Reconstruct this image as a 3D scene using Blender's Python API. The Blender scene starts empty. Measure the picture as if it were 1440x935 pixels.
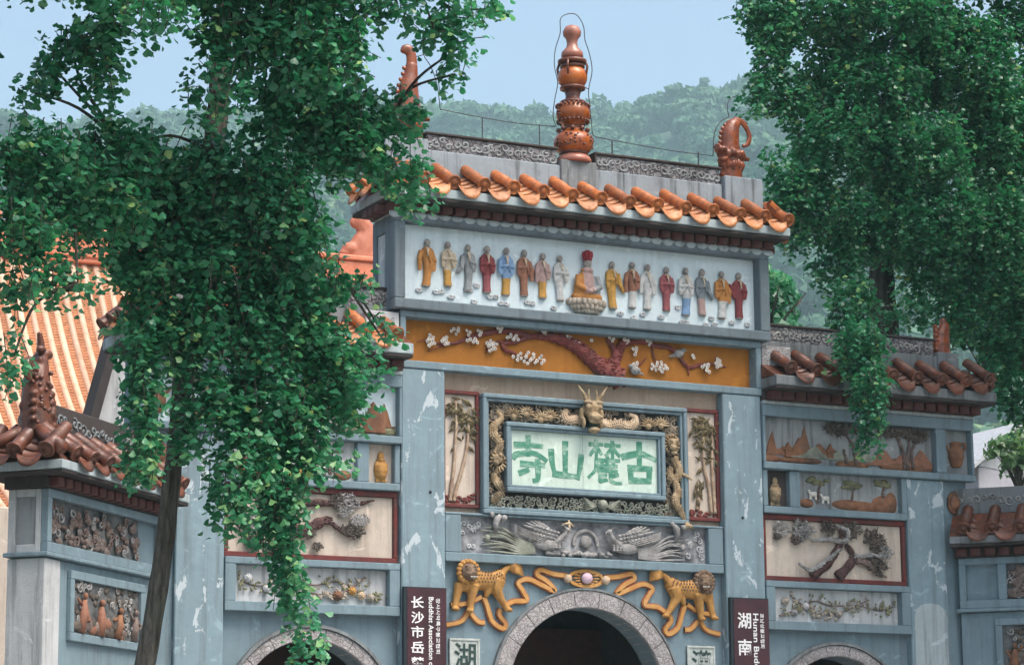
import bpy, bmesh, math, random
import numpy as np
from mathutils import Vector, Matrix

rng = random.Random(7)
nrg = np.random.default_rng(11)
SC = bpy.context.scene
COL = SC.collection
PI = math.pi

# ------------------------------------------------------------------ camera
def setup_camera():
    cd = bpy.data.cameras.new('camera')
    cd.sensor_width = 36.0
    cd.lens = 93.7
    cd.clip_end = 6000.0
    cam = bpy.data.objects.new('camera', cd)
    COL.objects.link(cam)
    yaw, pit, rol = math.radians(26.39), math.radians(11.1468), math.radians(-0.455)
    fw = Vector((math.sin(yaw)*math.cos(pit), math.cos(yaw)*math.cos(pit), math.sin(pit)))
    rt = Vector((math.cos(yaw), -math.sin(yaw), 0)); up = rt.cross(fw)
    c, s = math.cos(rol), math.sin(rol)
    r2 = rt*c + up*s; u2 = up*c - rt*s
    m = Matrix(((r2.x, u2.x, -fw.x, -17.1608), (r2.y, u2.y, -fw.y, -32.2492), (r2.z, u2.z, -fw.z, 1.6), (0, 0, 0, 1)))
    cam.matrix_world = m
    SC.camera = cam
setup_camera()

# ------------------------------------------------------------------ sky and sun
SUN_TO = Vector((0.24, -0.42, 0.87)).normalized()     # direction towards the veiled sun: high, a little in front of the gate
def setup_light():
    w = bpy.data.worlds.new('World'); SC.world = w; w.use_nodes = True
    nt = w.node_tree; bg = nt.nodes['Background']
    sky = nt.nodes.new('ShaderNodeTexSky'); sky.sky_type = 'NISHITA'; sky.sun_disc = False
    el = math.asin(SUN_TO.z)
    sky.sun_elevation = el
    sky.sun_rotation = math.atan2(SUN_TO.x, SUN_TO.y)
    sky.altitude = 50; sky.air_density = 1.0; sky.dust_density = 7.5; sky.ozone_density = 1.3
    nt.links.new(sky.outputs[0], bg.inputs[0]); bg.inputs[1].default_value = 0.15
    ld = bpy.data.lights.new('sun', 'SUN'); ld.energy = 1.1; ld.angle = math.radians(30); ld.color = (1.0, 0.96, 0.90)
    lo = bpy.data.objects.new('sun', ld); COL.objects.link(lo)
    lo.rotation_euler = SUN_TO.to_track_quat('Z', 'Y').to_euler()
    lo.location = (30, 30, 60)
    v = SC.view_settings
    v.view_transform = 'Standard'; v.look = 'None'; v.gamma = 1.0; v.use_curve_mapping = False
    v.exposure = 1.13
setup_light()

# ------------------------------------------------------------------ materials
MATS = {}
class NT:
    def __init__(s, name):
        s.m = bpy.data.materials.new(name); s.m.use_nodes = True
        s.t = s.m.node_tree; s.b = s.t.nodes['Principled BSDF']; s.out = s.t.nodes['Material Output']
        MATS[name] = s.m
    def n(s, typ, **kw):
        o = s.t.nodes.new(typ)
        for k, v in kw.items():
            if isinstance(k, str) and hasattr(o, k): setattr(o, k, v)
        return o
    def l(s, a, b): s.t.links.new(a, b)
    def coord(s): return s.n('ShaderNodeTexCoord').outputs['Object']
    def noise(s, vec, scale, detail=5, rough=0.6, dist=0.0):
        o = s.n('ShaderNodeTexNoise'); o.inputs['Scale'].default_value = scale; o.inputs['Detail'].default_value = detail
        o.inputs['Roughness'].default_value = rough; o.inputs['Distortion'].default_value = dist
        if vec is not None: s.l(vec, o.inputs['Vector'])
        return o.outputs['Fac']
    def ramp(s, fac, a, b, inter='LINEAR'):
        o = s.n('ShaderNodeMapRange'); o.inputs['From Min'].default_value = a; o.inputs['From Max'].default_value = b
        o.clamp = True; s.l(fac, o.inputs['Value']); return o.outputs['Result']
    def mix(s, fac, a, b):
        o = s.n('ShaderNodeMix', data_type='RGBA')
        for i, v in ((0, fac), (6, a), (7, b)):
            if isinstance(v, (tuple, list)): o.inputs[i].default_value = (*v[:3], 1)
            elif isinstance(v, (int, float)): o.inputs[i].default_value = v
            else: s.l(v, o.inputs[i])
        return o.outputs[2]
    def math(s, op, a, b=0.0):
        o = s.n('ShaderNodeMath', operation=op)
        for i, v in ((0, a), (1, b)):
            if isinstance(v, (int, float)): o.inputs[i].default_value = v
            else: s.l(v, o.inputs[i])
        return o.outputs[0]
    def scalevec(s, vec, sc):
        o = s.n('ShaderNodeMapping'); o.inputs['Scale'].default_value = sc; s.l(vec, o.inputs['Vector']); return o.outputs[0]
    def bump(s, h, strength=0.3, dist=0.01, prev=None):
        o = s.n('ShaderNodeBump'); o.inputs['Strength'].default_value = strength; o.inputs['Distance'].default_value = dist
        s.l(h, o.inputs['Height'])
        if prev is not None: s.l(prev, o.inputs['Normal'])
        return o.outputs[0]
    def done(s, col, rough=0.8, bump=None, spec=0.3):
        if isinstance(col, (tuple, list)): s.b.inputs['Base Color'].default_value = (*col[:3], 1)
        else: s.l(col, s.b.inputs['Base Color'])
        if isinstance(rough, (int, float)): s.b.inputs['Roughness'].default_value = rough
        else: s.l(rough, s.b.inputs['Roughness'])
        s.b.inputs['Specular IOR Level'].default_value = spec
        if bump is not None: s.l(bump, s.b.inputs['Normal'])
        return s.m

def paint(name, base, dirt=(0.10, 0.11, 0.12), flake=(0.62, 0.68, 0.72), dirt_amt=0.6, flake_amt=0.0, flake_scale=2.2, streak=0.5):
    """lime-painted masonry: cloudy tone, rain streaks, grime, flaking patches"""
    n = NT(name); c = n.coord()
    big = n.noise(c, 1.1, 4, 0.6); mid = n.noise(c, 7, 6, 0.7); fine = n.noise(c, 60, 3, 0.6)
    st = n.noise(n.scalevec(c, (9, 9, 0.55)), 1.0, 5, 0.65)
    col = n.mix(n.ramp(mid, 0.3, 0.75), tuple(v*0.86 for v in base), tuple(min(1, v*1.08) for v in base))
    d = n.math('MULTIPLY', n.ramp(big, 0.46, 0.72), n.ramp(mid, 0.35, 0.7))
    col = n.mix(n.math('MULTIPLY', d, dirt_amt), col, dirt)
    s2 = n.math('MULTIPLY', n.ramp(st, 0.50, 0.68), streak*0.9)
    col = n.mix(s2, col, dirt)
    sp = n.ramp(n.noise(c, 24, 5, 0.75), 0.60, 0.70)
    col = n.mix(n.math('MULTIPLY', n.math('MULTIPLY', sp, n.ramp(big, 0.40, 0.62)), 0.65), col, tuple(v*0.45 for v in base))
    pl = n.ramp(n.noise(c, 3.3, 6, 0.7, 0.8), 0.60, 0.66)
    col = n.mix(n.math('MULTIPLY', pl, 0.5), col, tuple(min(1, v*1.5) for v in base))
    h = fine
    if flake_amt > 0:
        f = n.noise(n.scalevec(c, (1.6, 1.6, 0.9)), flake_scale, 7, 0.62, 0.6)
        fm = n.ramp(f, 0.63 - 0.1*flake_amt, 0.65 - 0.1*flake_amt)
        col = n.mix(n.math('MULTIPLY', fm, 0.85), col, flake)
        h = n.math('ADD', n.math('MULTIPLY', fine, 0.4), n.math('MULTIPLY', fm, -1.0))
    h = n.math('ADD', h, n.math('MULTIPLY', mid, 1.5))
    return n.done(col, 0.85, n.bump(h, 0.45, 0.008), 0.25)

def relief_mat(name, a, b, dirt=(0.06, 0.055, 0.05), scale=14, rough=0.7, spec=0.3, dirt_amt=0.75):
    """painted stucco: two tones, grime"""
    n = NT(name); c = n.coord()
    f1 = n.noise(c, scale, 5, 0.65); f2 = n.noise(c, scale*4, 3, 0.6); g = n.noise(c, scale*0.45, 4, 0.7)
    col = n.mix(n.ramp(f1, 0.35, 0.68), a, b)
    col = n.mix(n.math('MULTIPLY', n.ramp(g, 0.5, 0.75), dirt_amt), col, dirt)
    return n.done(col, rough, n.bump(n.math('ADD', f2, f1), 0.5, 0.006), spec)

def glaze(name, a, b, dirt=(0.05, 0.03, 0.02), rough=0.28, dirt_amt=0.7, scale=6):
    """glazed terracotta: runny orange-brown glaze with soot in patches"""
    n = NT(name); c = n.coord(); oi = n.n('ShaderNodeObjectInfo').outputs['Random']
    add = n.n('ShaderNodeVectorMath', operation='ADD'); n.l(c, add.inputs[0])
    cmb = n.n('ShaderNodeCombineXYZ'); n.l(n.math('MULTIPLY', oi, 37.0), cmb.inputs[0]); n.l(n.math('MULTIPLY', oi, 91.0), cmb.inputs[1]); n.l(cmb.outputs[0], add.inputs[1])
    v = add.outputs[0]
    f1 = n.noise(v, scale, 5, 0.6); g = n.noise(v, scale*1.7, 6, 0.7); f = n.noise(v, 70, 3, 0.6)
    col = n.mix(n.ramp(f1, 0.3, 0.7), a, b)
    hs = n.n('ShaderNodeHueSaturation'); n.l(col, hs.inputs['Color']); n.l(n.math('ADD', n.math('MULTIPLY', oi, 0.5), 0.72), hs.inputs['Value'])
    col = n.mix(n.math('MULTIPLY', n.ramp(g, 0.48, 0.72), dirt_amt), hs.outputs[0], dirt)
    r = n.math('ADD', n.math('MULTIPLY', n.ramp(g, 0.45, 0.7), 0.5), rough)
    return n.done(col, r, n.bump(n.math('ADD', f, n.math('MULTIPLY', f1, 2.0)), 0.25, 0.006), 0.5)

def carved(name, a, b, dark, scale=16, amt=1.0):
    """weathered stone with fine incised scrollwork"""
    n = NT(name); c = n.coord()
    w = n.noise(c, scale*0.35, 4, 0.6, 1.5)
    vo = n.n('ShaderNodeTexVoronoi', feature='DISTANCE_TO_EDGE'); vo.inputs['Scale'].default_value = scale
    mv = n.n('ShaderNodeVectorMath', operation='ADD'); n.l(c, mv.inputs[0])
    nz = n.n('ShaderNodeTexNoise'); nz.inputs['Scale'].default_value = scale*0.5; n.l(c, nz.inputs['Vector'])
    sc = n.n('ShaderNodeVectorMath', operation='SCALE'); n.l(nz.outputs['Color'], sc.inputs[0]); sc.inputs['Scale'].default_value = 0.12
    n.l(sc.outputs[0], mv.inputs[1]); n.l(mv.outputs[0], vo.inputs['Vector'])
    e = n.ramp(vo.outputs['Distance'], 0.0, 0.14)
    f = n.noise(c, 50, 4, 0.6); g = n.noise(c, 2.5, 5, 0.7)
    col = n.mix(n.ramp(w, 0.3, 0.7), a, b)
    col = n.mix(n.math('MULTIPLY', n.math('SUBTRACT', 1.0, e), 0.55*amt), col, dark)
    col = n.mix(n.math('MULTIPLY', n.ramp(g, 0.5, 0.72), 0.6), col, dark)
    return n.done(col, 0.9, n.bump(n.math('ADD', e, n.math('MULTIPLY', f, 0.5)), 0.7, 0.012), 0.2)

def plain(name, col, rough=0.6, var=0.25, scale=8, spec=0.4, bumps=0.2):
    n = NT(name); c = n.coord(); f = n.noise(c, scale, 5, 0.65)
    cc = n.mix(n.ramp(f, 0.3, 0.7), tuple(v*(1-var) for v in col), tuple(min(1, v*(1+var)) for v in col))
    return n.done(cc, rough, n.bump(f, bumps, 0.01), spec)

def foliage(name, dark, mid, light, trans=0.38, sheen=0.36):
    """leaf: per-leaf tone from the 'rnd' attribute, partly translucent"""
    n = NT(name)
    at = n.n('ShaderNodeAttribute', attribute_name='leaf_tone').outputs['Fac']
    cr = n.n('ShaderNodeValToRGB'); n.l(at, cr.inputs[0])
    e = cr.color_ramp.elements; e[0].color = (*dark, 1); e[1].color = (*light, 1); e[1].position = 1.0
    m = e.new(0.6); m.color = (*mid, 1)
    y = e.new(0.88); y.color = (light[0]*0.72, light[1]*0.80, light[2]*0.85, 1); e[-1].color = (min(1, light[0]*1.55), light[1]*1.15, light[2]*0.9, 1)
    n.l(cr.outputs[0], n.b.inputs['Base Color']); n.b.inputs['Roughness'].default_value = sheen
    n.b.inputs['Specular IOR Level'].default_value = 0.55
    tr = n.n('ShaderNodeBsdfTranslucent')
    hs = n.n('ShaderNodeHueSaturation'); hs.inputs['Hue'].default_value = 0.47; hs.inputs['Value'].default_value = 1.6; hs.inputs['Saturation'].default_value = 1.1
    n.l(cr.outputs[0], hs.inputs['Color']); n.l(hs.outputs[0], tr.inputs['Color'])
    mx = n.n('ShaderNodeMixShader'); mx.inputs[0].default_value = trans
    n.l(n.b.outputs[0], mx.inputs[1]); n.l(tr.outputs[0], mx.inputs[2]); n.l(mx.outputs[0], n.out.inputs['Surface'])
    return n.m

BLUE = (0.185, 0.262, 0.302)
paint('blue_paint', BLUE, flake_amt=0.0)
paint('frame_grey', (0.145, 0.185, 0.21), dirt=(0.07, 0.08, 0.09), dirt_amt=0.7, streak=0.6)
paint('pillar_paint', (0.215, 0.305, 0.35), flake=(0.48, 0.55, 0.59), flake_amt=0.5, flake_scale=2.6)
paint('pale_panel', (0.62, 0.73, 0.77), dirt=(0.30, 0.36, 0.38), dirt_amt=0.35, streak=0.25)
paint('white_lime', (0.50, 0.52, 0.53), dirt=(0.16, 0.17, 0.18), dirt_amt=0.8, streak=0.7)
paint('cream_panel', (0.54, 0.47, 0.40), dirt=(0.24, 0.20, 0.17), dirt_amt=0.6, streak=0.5)
paint('ochre_panel', (0.38, 0.15, 0.025), dirt=(0.30, 0.10, 0.02), dirt_amt=0.6, streak=0.4)
paint('tan_panel', (0.40, 0.31, 0.24), dirt=(0.2, 0.15, 0.11), dirt_amt=0.6)
paint('mint_panel', (0.56, 0.68, 0.60), dirt=(0.34, 0.44, 0.40), dirt_amt=0.5, streak=0.5)
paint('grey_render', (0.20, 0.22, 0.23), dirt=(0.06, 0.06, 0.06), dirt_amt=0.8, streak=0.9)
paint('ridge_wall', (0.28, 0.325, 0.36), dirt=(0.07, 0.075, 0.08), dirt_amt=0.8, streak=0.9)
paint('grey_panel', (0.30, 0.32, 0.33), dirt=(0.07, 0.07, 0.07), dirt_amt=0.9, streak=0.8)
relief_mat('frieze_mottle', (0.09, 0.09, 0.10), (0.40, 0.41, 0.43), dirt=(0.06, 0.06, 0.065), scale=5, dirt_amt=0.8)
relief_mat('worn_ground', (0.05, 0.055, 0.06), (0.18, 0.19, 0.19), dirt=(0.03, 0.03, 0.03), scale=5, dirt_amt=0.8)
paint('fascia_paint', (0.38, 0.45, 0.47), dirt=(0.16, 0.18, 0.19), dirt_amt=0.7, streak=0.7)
paint('dark_plaster', (0.06, 0.05, 0.048), dirt=(0.02, 0.018, 0.018), dirt_amt=0.8)  # near-black: soot behind reliefs, and shade painted under the eaves
relief_mat('red_border', (0.10, 0.022, 0.022), (0.16, 0.04, 0.035), scale=6)
relief_mat('dentil_red', (0.07, 0.02, 0.018), (0.13, 0.04, 0.034), scale=5)
relief_mat('pine_trunk', (0.05, 0.022, 0.022), (0.11, 0.06, 0.055), dirt=(0.02, 0.015, 0.015), scale=12)
relief_mat('stucco_grey', (0.20, 0.195, 0.19), (0.38, 0.375, 0.37), dirt=(0.035, 0.033, 0.033), scale=9, dirt_amt=0.9)
relief_mat('stucco_white', (0.42, 0.43, 0.44), (0.62, 0.63, 0.64), dirt=(0.10, 0.10, 0.10), scale=10, dirt_amt=0.5)
relief_mat('bronze_gold', (0.22, 0.15, 0.08), (0.46, 0.36, 0.23), dirt=(0.035, 0.03, 0.025), scale=9, dirt_amt=0.9)
relief_mat('cloud_bronze', (0.09, 0.075, 0.055), (0.34, 0.28, 0.21), dirt=(0.03, 0.028, 0.025), scale=7, dirt_amt=0.9)
relief_mat('dragon_tan', (0.45, 0.33, 0.22), (0.62, 0.50, 0.36), dirt=(0.10, 0.07, 0.05), scale=10, dirt_amt=0.5)
relief_mat('moss_grey', (0.19, 0.21, 0.16), (0.34, 0.35, 0.30), scale=10)
relief_mat('bark_red', (0.13, 0.028, 0.025), (0.22, 0.06, 0.05), scale=12)
relief_mat('petal_white', (0.62, 0.58, 0.52), (0.75, 0.74, 0.70), dirt=(0.3, 0.22, 0.15), scale=20, dirt_amt=0.4)
relief_mat('petal_heart', (0.35, 0.10, 0.06), (0.45, 0.16, 0.05), scale=20)
relief_mat('lion_ochre', (0.33, 0.165, 0.045), (0.50, 0.275, 0.085), dirt=(0.22, 0.09, 0.03), scale=9, dirt_amt=0.5)
relief_mat('lion_head', (0.10, 0.06, 0.04), (0.26, 0.18, 0.12), scale=18)
relief_mat('ribbon', (0.46, 0.22, 0.055), (0.56, 0.32, 0.12), dirt=(0.40, 0.12, 0.06), scale=5, dirt_amt=0.6)
relief_mat('ribbon_edge', (0.30, 0.10, 0.05), (0.42, 0.17, 0.07), scale=8)
relief_mat('pearl_pink', (0.50, 0.34, 0.42), (0.62, 0.48, 0.55), scale=8, dirt_amt=0.2)
relief_mat('bamboo', (0.30, 0.20, 0.13), (0.50, 0.40, 0.30), dirt=(0.12, 0.06, 0.04), scale=14)
relief_mat('bamboo_leaf', (0.06, 0.048, 0.022), (0.17, 0.135, 0.07), scale=14)
relief_mat('pine_dark', (0.045, 0.035, 0.03), (0.14, 0.12, 0.10), scale=12)
relief_mat('pine_bark', (0.09, 0.05, 0.04), (0.24, 0.20, 0.18), scale=14)
relief_mat('hill_rust', (0.15, 0.065, 0.035), (0.29, 0.14, 0.075), scale=7)
relief_mat('leaf_olive', (0.12, 0.13, 0.07), (0.26, 0.25, 0.15), scale=14)
relief_mat('lotus_stone', (0.28, 0.24, 0.19), (0.46, 0.42, 0.36), scale=16)
relief_mat('flesh_grey', (0.22, 0.20, 0.18), (0.40, 0.37, 0.34), scale=20, dirt_amt=0.5)
ROBES = {'orange': (0.47, 0.21, 0.06), 'gold': (0.52, 0.29, 0.07), 'grey': (0.28, 0.30, 0.31), 'maroon': (0.22, 0.05, 0.055), 'blue': (0.20, 0.33, 0.52),
         'brown': (0.30, 0.14, 0.09), 'mauve': (0.42, 0.29, 0.27), 'white': (0.55, 0.56, 0.55), 'rose': (0.30, 0.09, 0.10), 'cream': (0.52, 0.44, 0.33), 'slate': (0.20, 0.24, 0.26), 'crimson': (0.30, 0.04, 0.05)}
for k, v in ROBES.items():
    relief_mat('robe_'+k, tuple(x*0.70 for x in v), tuple(min(1, x*1.05) for x in v), dirt=tuple(x*0.4 for x in v), scale=16, dirt_amt=0.45)
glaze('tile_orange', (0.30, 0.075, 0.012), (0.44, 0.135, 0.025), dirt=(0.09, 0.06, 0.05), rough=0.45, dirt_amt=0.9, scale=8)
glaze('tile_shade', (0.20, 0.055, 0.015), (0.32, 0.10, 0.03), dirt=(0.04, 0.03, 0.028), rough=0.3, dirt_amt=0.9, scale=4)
glaze('tile_shaded', (0.07, 0.025, 0.015), (0.19, 0.06, 0.028), dirt=(0.02, 0.016, 0.016), rough=0.35, dirt_amt=0.9, scale=5)  # tree shade on these roofs put into a darker glaze, plus soot
glaze('tile_drip', (0.34, 0.11, 0.03), (0.50, 0.21, 0.07), dirt=(0.10, 0.06, 0.04), rough=0.4, dirt_amt=0.6, scale=6)
glaze('finial_glaze', (0.30, 0.06, 0.012), (0.42, 0.12, 0.02), dirt=(0.06, 0.025, 0.02), rough=0.16, dirt_amt=0.5, scale=5)
glaze('finial_dark', (0.10, 0.035, 0.025), (0.20, 0.06, 0.03), dirt=(0.03, 0.02, 0.02), rough=0.3, scale=8)
glaze('finial_cap', (0.36, 0.12, 0.08), (0.45, 0.20, 0.14), dirt=(0.10, 0.05, 0.04), rough=0.25, scale=5)
glaze('dragon_glaze', (0.13, 0.035, 0.016), (0.28, 0.07, 0.022), dirt=(0.03, 0.018, 0.015), rough=0.2, scale=7, dirt_amt=0.9)
glaze('hall_roll', (0.54, 0.31, 0.20), (0.64, 0.42, 0.30), dirt=(0.30, 0.14, 0.08), rough=0.45, dirt_amt=0.4, scale=3)
glaze('hall_pan', (0.36, 0.13, 0.05), (0.50, 0.22, 0.10), dirt=(0.14, 0.06, 0.03), rough=0.5, dirt_amt=0.7, scale=5)
glaze('hall_coral', (0.50, 0.14, 0.07), (0.60, 0.22, 0.12), dirt=(0.30, 0.08, 0.05), rough=0.45, dirt_amt=0.4, scale=3)
carved('arch_stone', (0.32, 0.30, 0.30), (0.46, 0.44, 0.44), (0.13, 0.12, 0.12), scale=19, amt=1.0)
carved('ridge_stucco', (0.16, 0.155, 0.16), (0.30, 0.29, 0.30), (0.03, 0.028, 0.03), scale=11, amt=1.5)
def ink():
    n = NT('green_ink'); c = n.coord(); f = n.noise(n.scalevec(c, (3, 3, 5)), 2.2, 6, 0.7); g = n.noise(c, 30, 4, 0.7)
    col = n.mix(n.ramp(f, 0.30, 0.55), (0.04, 0.18, 0.125), (0.10, 0.28, 0.20))
    col = n.mix(n.math('MULTIPLY', n.ramp(f, 0.50, 0.68), n.ramp(g, 0.32, 0.62)), col, (0.50, 0.62, 0.54))
    n.done(col, 0.8, n.bump(g, 0.3, 0.005), 0.2)
ink()
plain('dark_ink', (0.02, 0.05, 0.045), 0.6)
plain('sign_maroon', (0.045, 0.010, 0.016), 0.35, 0.35, 3, 0.5, 0.05)
plain('sign_edge', (0.012, 0.02, 0.025), 0.4)
plain('sign_white', (0.80, 0.80, 0.80), 0.5, 0.05)
plain('seal_stone', (0.42, 0.46, 0.44), 0.8, 0.25, 14)
plain('wire', (0.04, 0.045, 0.05), 0.5)
plain('door_wood', (0.06, 0.022, 0.015), 0.6)
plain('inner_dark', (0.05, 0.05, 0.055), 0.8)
plain('paving', (0.24, 0.24, 0.23), 0.85, 0.3, 2)
plain('earth', (0.10, 0.09, 0.06), 0.95, 0.4, 0.3)
plain('forest_floor', (0.03, 0.06, 0.035), 0.95, 0.4, 0.2)
plain('white_roof', (0.40, 0.42, 0.44), 0.7, 0.2)
plain('grey_wall', (0.38, 0.38, 0.42), 0.7, 0.1)
plain('pane', (0.05, 0.07, 0.10), 0.15, 0.1)
plain('stone_step', (0.28, 0.27, 0.26), 0.85, 0.25, 4)
def bark_mat():
    n = NT('bark'); c = n.coord()
    v = n.scalevec(c, (22, 22, 3.0)); f = n.noise(v, 1.0, 6, 0.7, 0.4); g = n.noise(c, 3, 4, 0.6)
    col = n.mix(n.ramp(f, 0.35, 0.68), (0.028, 0.025, 0.021), (0.155, 0.14, 0.12))
    col = n.mix(n.math('MULTIPLY', n.ramp(g, 0.5, 0.75), 0.4), col, (0.10, 0.12, 0.08))
    n.done(col, 0.95, n.bump(f, 1.0, 0.03), 0.15)
bark_mat()
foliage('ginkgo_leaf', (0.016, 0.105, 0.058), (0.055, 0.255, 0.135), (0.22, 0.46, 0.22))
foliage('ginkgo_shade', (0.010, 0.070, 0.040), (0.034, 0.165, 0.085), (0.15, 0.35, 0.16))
foliage('bush_leaf', (0.03, 0.09, 0.03), (0.08, 0.19, 0.06), (0.26, 0.38, 0.14), trans=0.4)
foliage('forest_leaf', (0.025, 0.075, 0.045), (0.045, 0.13, 0.07), (0.11, 0.22, 0.10), trans=0.15, sheen=0.8)
foliage('blossom', (0.4, 0.34, 0.24), (0.6, 0.55, 0.42), (0.7, 0.68, 0.55), trans=0.4)
# ------------------------------------------------------------------ mesh helpers
class MB:
    """collects shapes; build() links them as one mesh object"""
    def __init__(s): s.v = []; s.f = []; s.mi = []; s.cur = 0; s.M = None
    def add(s, vs, fs):
        o = len(s.v)
        if s.M is not None: vs = [s.M @ Vector(p) for p in vs]
        s.v += [tuple(p) for p in vs]
        s.f += [tuple(i+o for i in q) for q in fs]; s.mi += [s.cur]*len(fs)
        return s
    def box(s, x0, x1, y0, y1, z0, z1, b=0.0):
        if x0 > x1: x0, x1 = x1, x0
        if b <= 0:
            return s.add([(x0,y0,z0),(x1,y0,z0),(x1,y1,z0),(x0,y1,z0),(x0,y0,z1),(x1,y0,z1),(x1,y1,z1),(x0,y1,z1)],
                  [(0,3,2,1),(4,5,6,7),(0,1,5,4),(1,2,6,5),(2,3,7,6),(3,0,4,7)])
        b = min(b, (x1-x0)*.45, (y1-y0)*.45, (z1-z0)*.45)
        vs = []; idx = {}
        for i in (0,1):
            for j in (0,1):
                for k in (0,1):
                    X, Y, Z = (x0,x1)[i], (y0,y1)[j], (z0,z1)[k]; dx, dy, dz = (b,-b)[i], (b,-b)[j], (b,-b)[k]
                    idx[i,j,k] = len(vs); vs += [(X, Y+dy, Z+dz), (X+dx, Y, Z+dz), (X+dx, Y+dy, Z)]
        A = lambda i,j,k,a: idx[i,j,k]+a
        fs = [(A(0,0,0,0),A(0,0,1,0),A(0,1,1,0),A(0,1,0,0)), (A(1,0,0,0),A(1,1,0,0),A(1,1,1,0),A(1,0,1,0)),
              (A(0,0,0,1),A(1,0,0,1),A(1,0,1,1),A(0,0,1,1)), (A(0,1,0,1),A(0,1,1,1),A(1,1,1,1),A(1,1,0,1)),
              (A(0,0,0,2),A(0,1,0,2),A(1,1,0,2),A(1,0,0,2)), (A(0,0,1,2),A(1,0,1,2),A(1,1,1,2),A(0,1,1,2))]
        for k in (0,1):
            for j in (0,1): fs.append((A(0,j,k,1),A(0,j,k,2),A(1,j,k,2),A(1,j,k,1)))
            for i in (0,1): fs.append((A(i,0,k,0),A(i,0,k,2),A(i,1,k,2),A(i,1,k,0)))
        for i in (0,1):
            for j in (0,1): fs.append((A(i,j,0,0),A(i,j,0,1),A(i,j,1,1),A(i,j,1,0)))
        for q in idx.values(): fs.append((q,q+1,q+2))
        return s.add(vs, fs)
    def frame(s, x0, x1, z0, z1, w, y0, y1, b=0.008, wt=None, wb=None):
        """four butted bars round an opening given by its OUTER edge"""
        wt = w if wt is None else wt; wb = w if wb is None else wb
        s.box(x0, x1, y0, y1, z1-wt, z1, b); s.box(x0, x1, y0, y1, z0, z0+wb, b)
        s.box(x0, x0+w, y0+.003, y1, z0+wb, z1-wt, b); s.box(x1-w, x1, y0+.003, y1, z0+wb, z1-wt, b)
        return s
    def tube(s, pts, rad, n=8, sq=1.0, up=(0,1,0), caps=True):
        """swept ellipse; sq squashes it along 'up' (depth)"""
        pts = [Vector(p) for p in pts]; m = len(pts); up = Vector(up)
        if isinstance(rad, (int, float)): rad = [rad]*m
        vs = []
        for i, p in enumerate(pts):
            t = (pts[min(i+1, m-1)] - pts[max(i-1, 0)])
            t = t.normalized() if t.length > 1e-9 else Vector((0,0,1))
            a = t.cross(up)
            if a.length < 1e-4: a = t.cross(Vector((1,0,0)))
            a.normalize(); c = a.cross(t).normalized()
            for k in range(n):
                th = 2*PI*k/n
                vs.append(p + a*math.cos(th)*rad[i] + c*math.sin(th)*rad[i]*sq)
        fs = [(i*n+k, i*n+(k+1)%n, (i+1)*n+(k+1)%n, (i+1)*n+k) for i in range(m-1) for k in range(n)]
        if caps: fs += [tuple(range(n))[::-1], tuple(range((m-1)*n, m*n))]
        return s.add(vs, fs)
    def ell(s, c, r, n=8, m=6, rot=None):
        if isinstance(r, (int, float)): r = (r, r, r)
        R = rot if rot is not None else Matrix.Identity(3); c = Vector(c)
        vs = [c + R @ Vector((0,0,r[2]))]
        for j in range(1, m):
            ph = PI*j/m
            for k in range(n):
                th = 2*PI*k/n
                vs.append(c + R @ Vector((r[0]*math.sin(ph)*math.cos(th), r[1]*math.sin(ph)*math.sin(th), r[2]*math.cos(ph))))
        vs.append(c + R @ Vector((0,0,-r[2])))
        fs = [(0, 1+k, 1+(k+1)%n) for k in range(n)]
        fs += [(1+(j-1)*n+k, 1+j*n+k, 1+j*n+(k+1)%n, 1+(j-1)*n+(k+1)%n) for j in range(1, m-1) for k in range(n)]
        L = len(vs)-1; b = 1+(m-2)*n
        fs += [(L, b+(k+1)%n, b+k) for k in range(n)]
        return s.add(vs, fs)
    def lathe(s, c, prof, n=20):
        cx, cy, cz = c; vs = []
        for r, z in prof:
            for k in range(n):
                th = 2*PI*k/n; vs.append((cx+r*math.cos(th), cy+r*math.sin(th), cz+z))
        m = len(prof)
        fs = [(i*n+k, i*n+(k+1)%n, (i+1)*n+(k+1)%n, (i+1)*n+k) for i in range(m-1) for k in range(n)]
        fs += [tuple(range(n))[::-1], tuple(range((m-1)*n, m*n))]
        return s.add(vs, fs)
    def prism(s, poly, y0, y1, bev=0.0):
        """polygon in XZ pushed from y1 (back) to y0 (front), front edge rounded by bev"""
        m = len(poly); cx = sum(p[0] for p in poly)/m; cz = sum(p[1] for p in poly)/m
        vs = [(x, y1, z) for x, z in poly]
        if bev > 0:
            vs += [(x, y0+bev, z) for x, z in poly]
            for x, z in poly:
                d = math.hypot(x-cx, z-cz) or 1; k = max(0.3, 1-bev/d)
                vs.append((cx+(x-cx)*k, y0, cz+(z-cz)*k))
            L = 3
        else:
            vs += [(x, y0, z) for x, z in poly]; L = 2
        fs = [(j*m+i, j*m+(i+1)%m, (j+1)*m+(i+1)%m, (j+1)*m+i) for j in range(L-1) for i in range(m)]
        fs += [tuple(range((L-1)*m, L*m)), tuple(range(m))[::-1]]
        return s.add(vs, fs)
    def strip(s, pts, w, y, t=0.012):
        """flat ribbon in XZ: pts (x,z), half width w (number or list), front at y"""
        m = len(pts); vs = []
        for i, (x, z) in enumerate(pts):
            a = pts[max(i-1, 0)]; b = pts[min(i+1, m-1)]; dx, dz = b[0]-a[0], b[1]-a[1]; L = math.hypot(dx, dz) or 1
            nx, nz = -dz/L, dx/L; ww = w[i] if isinstance(w, (list, tuple)) else w
            vs += [(x+nx*ww, y, z+nz*ww), (x-nx*ww, y, z-nz*ww), (x-nx*ww, y+t, z-nz*ww), (x+nx*ww, y+t, z+nz*ww)]
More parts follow.
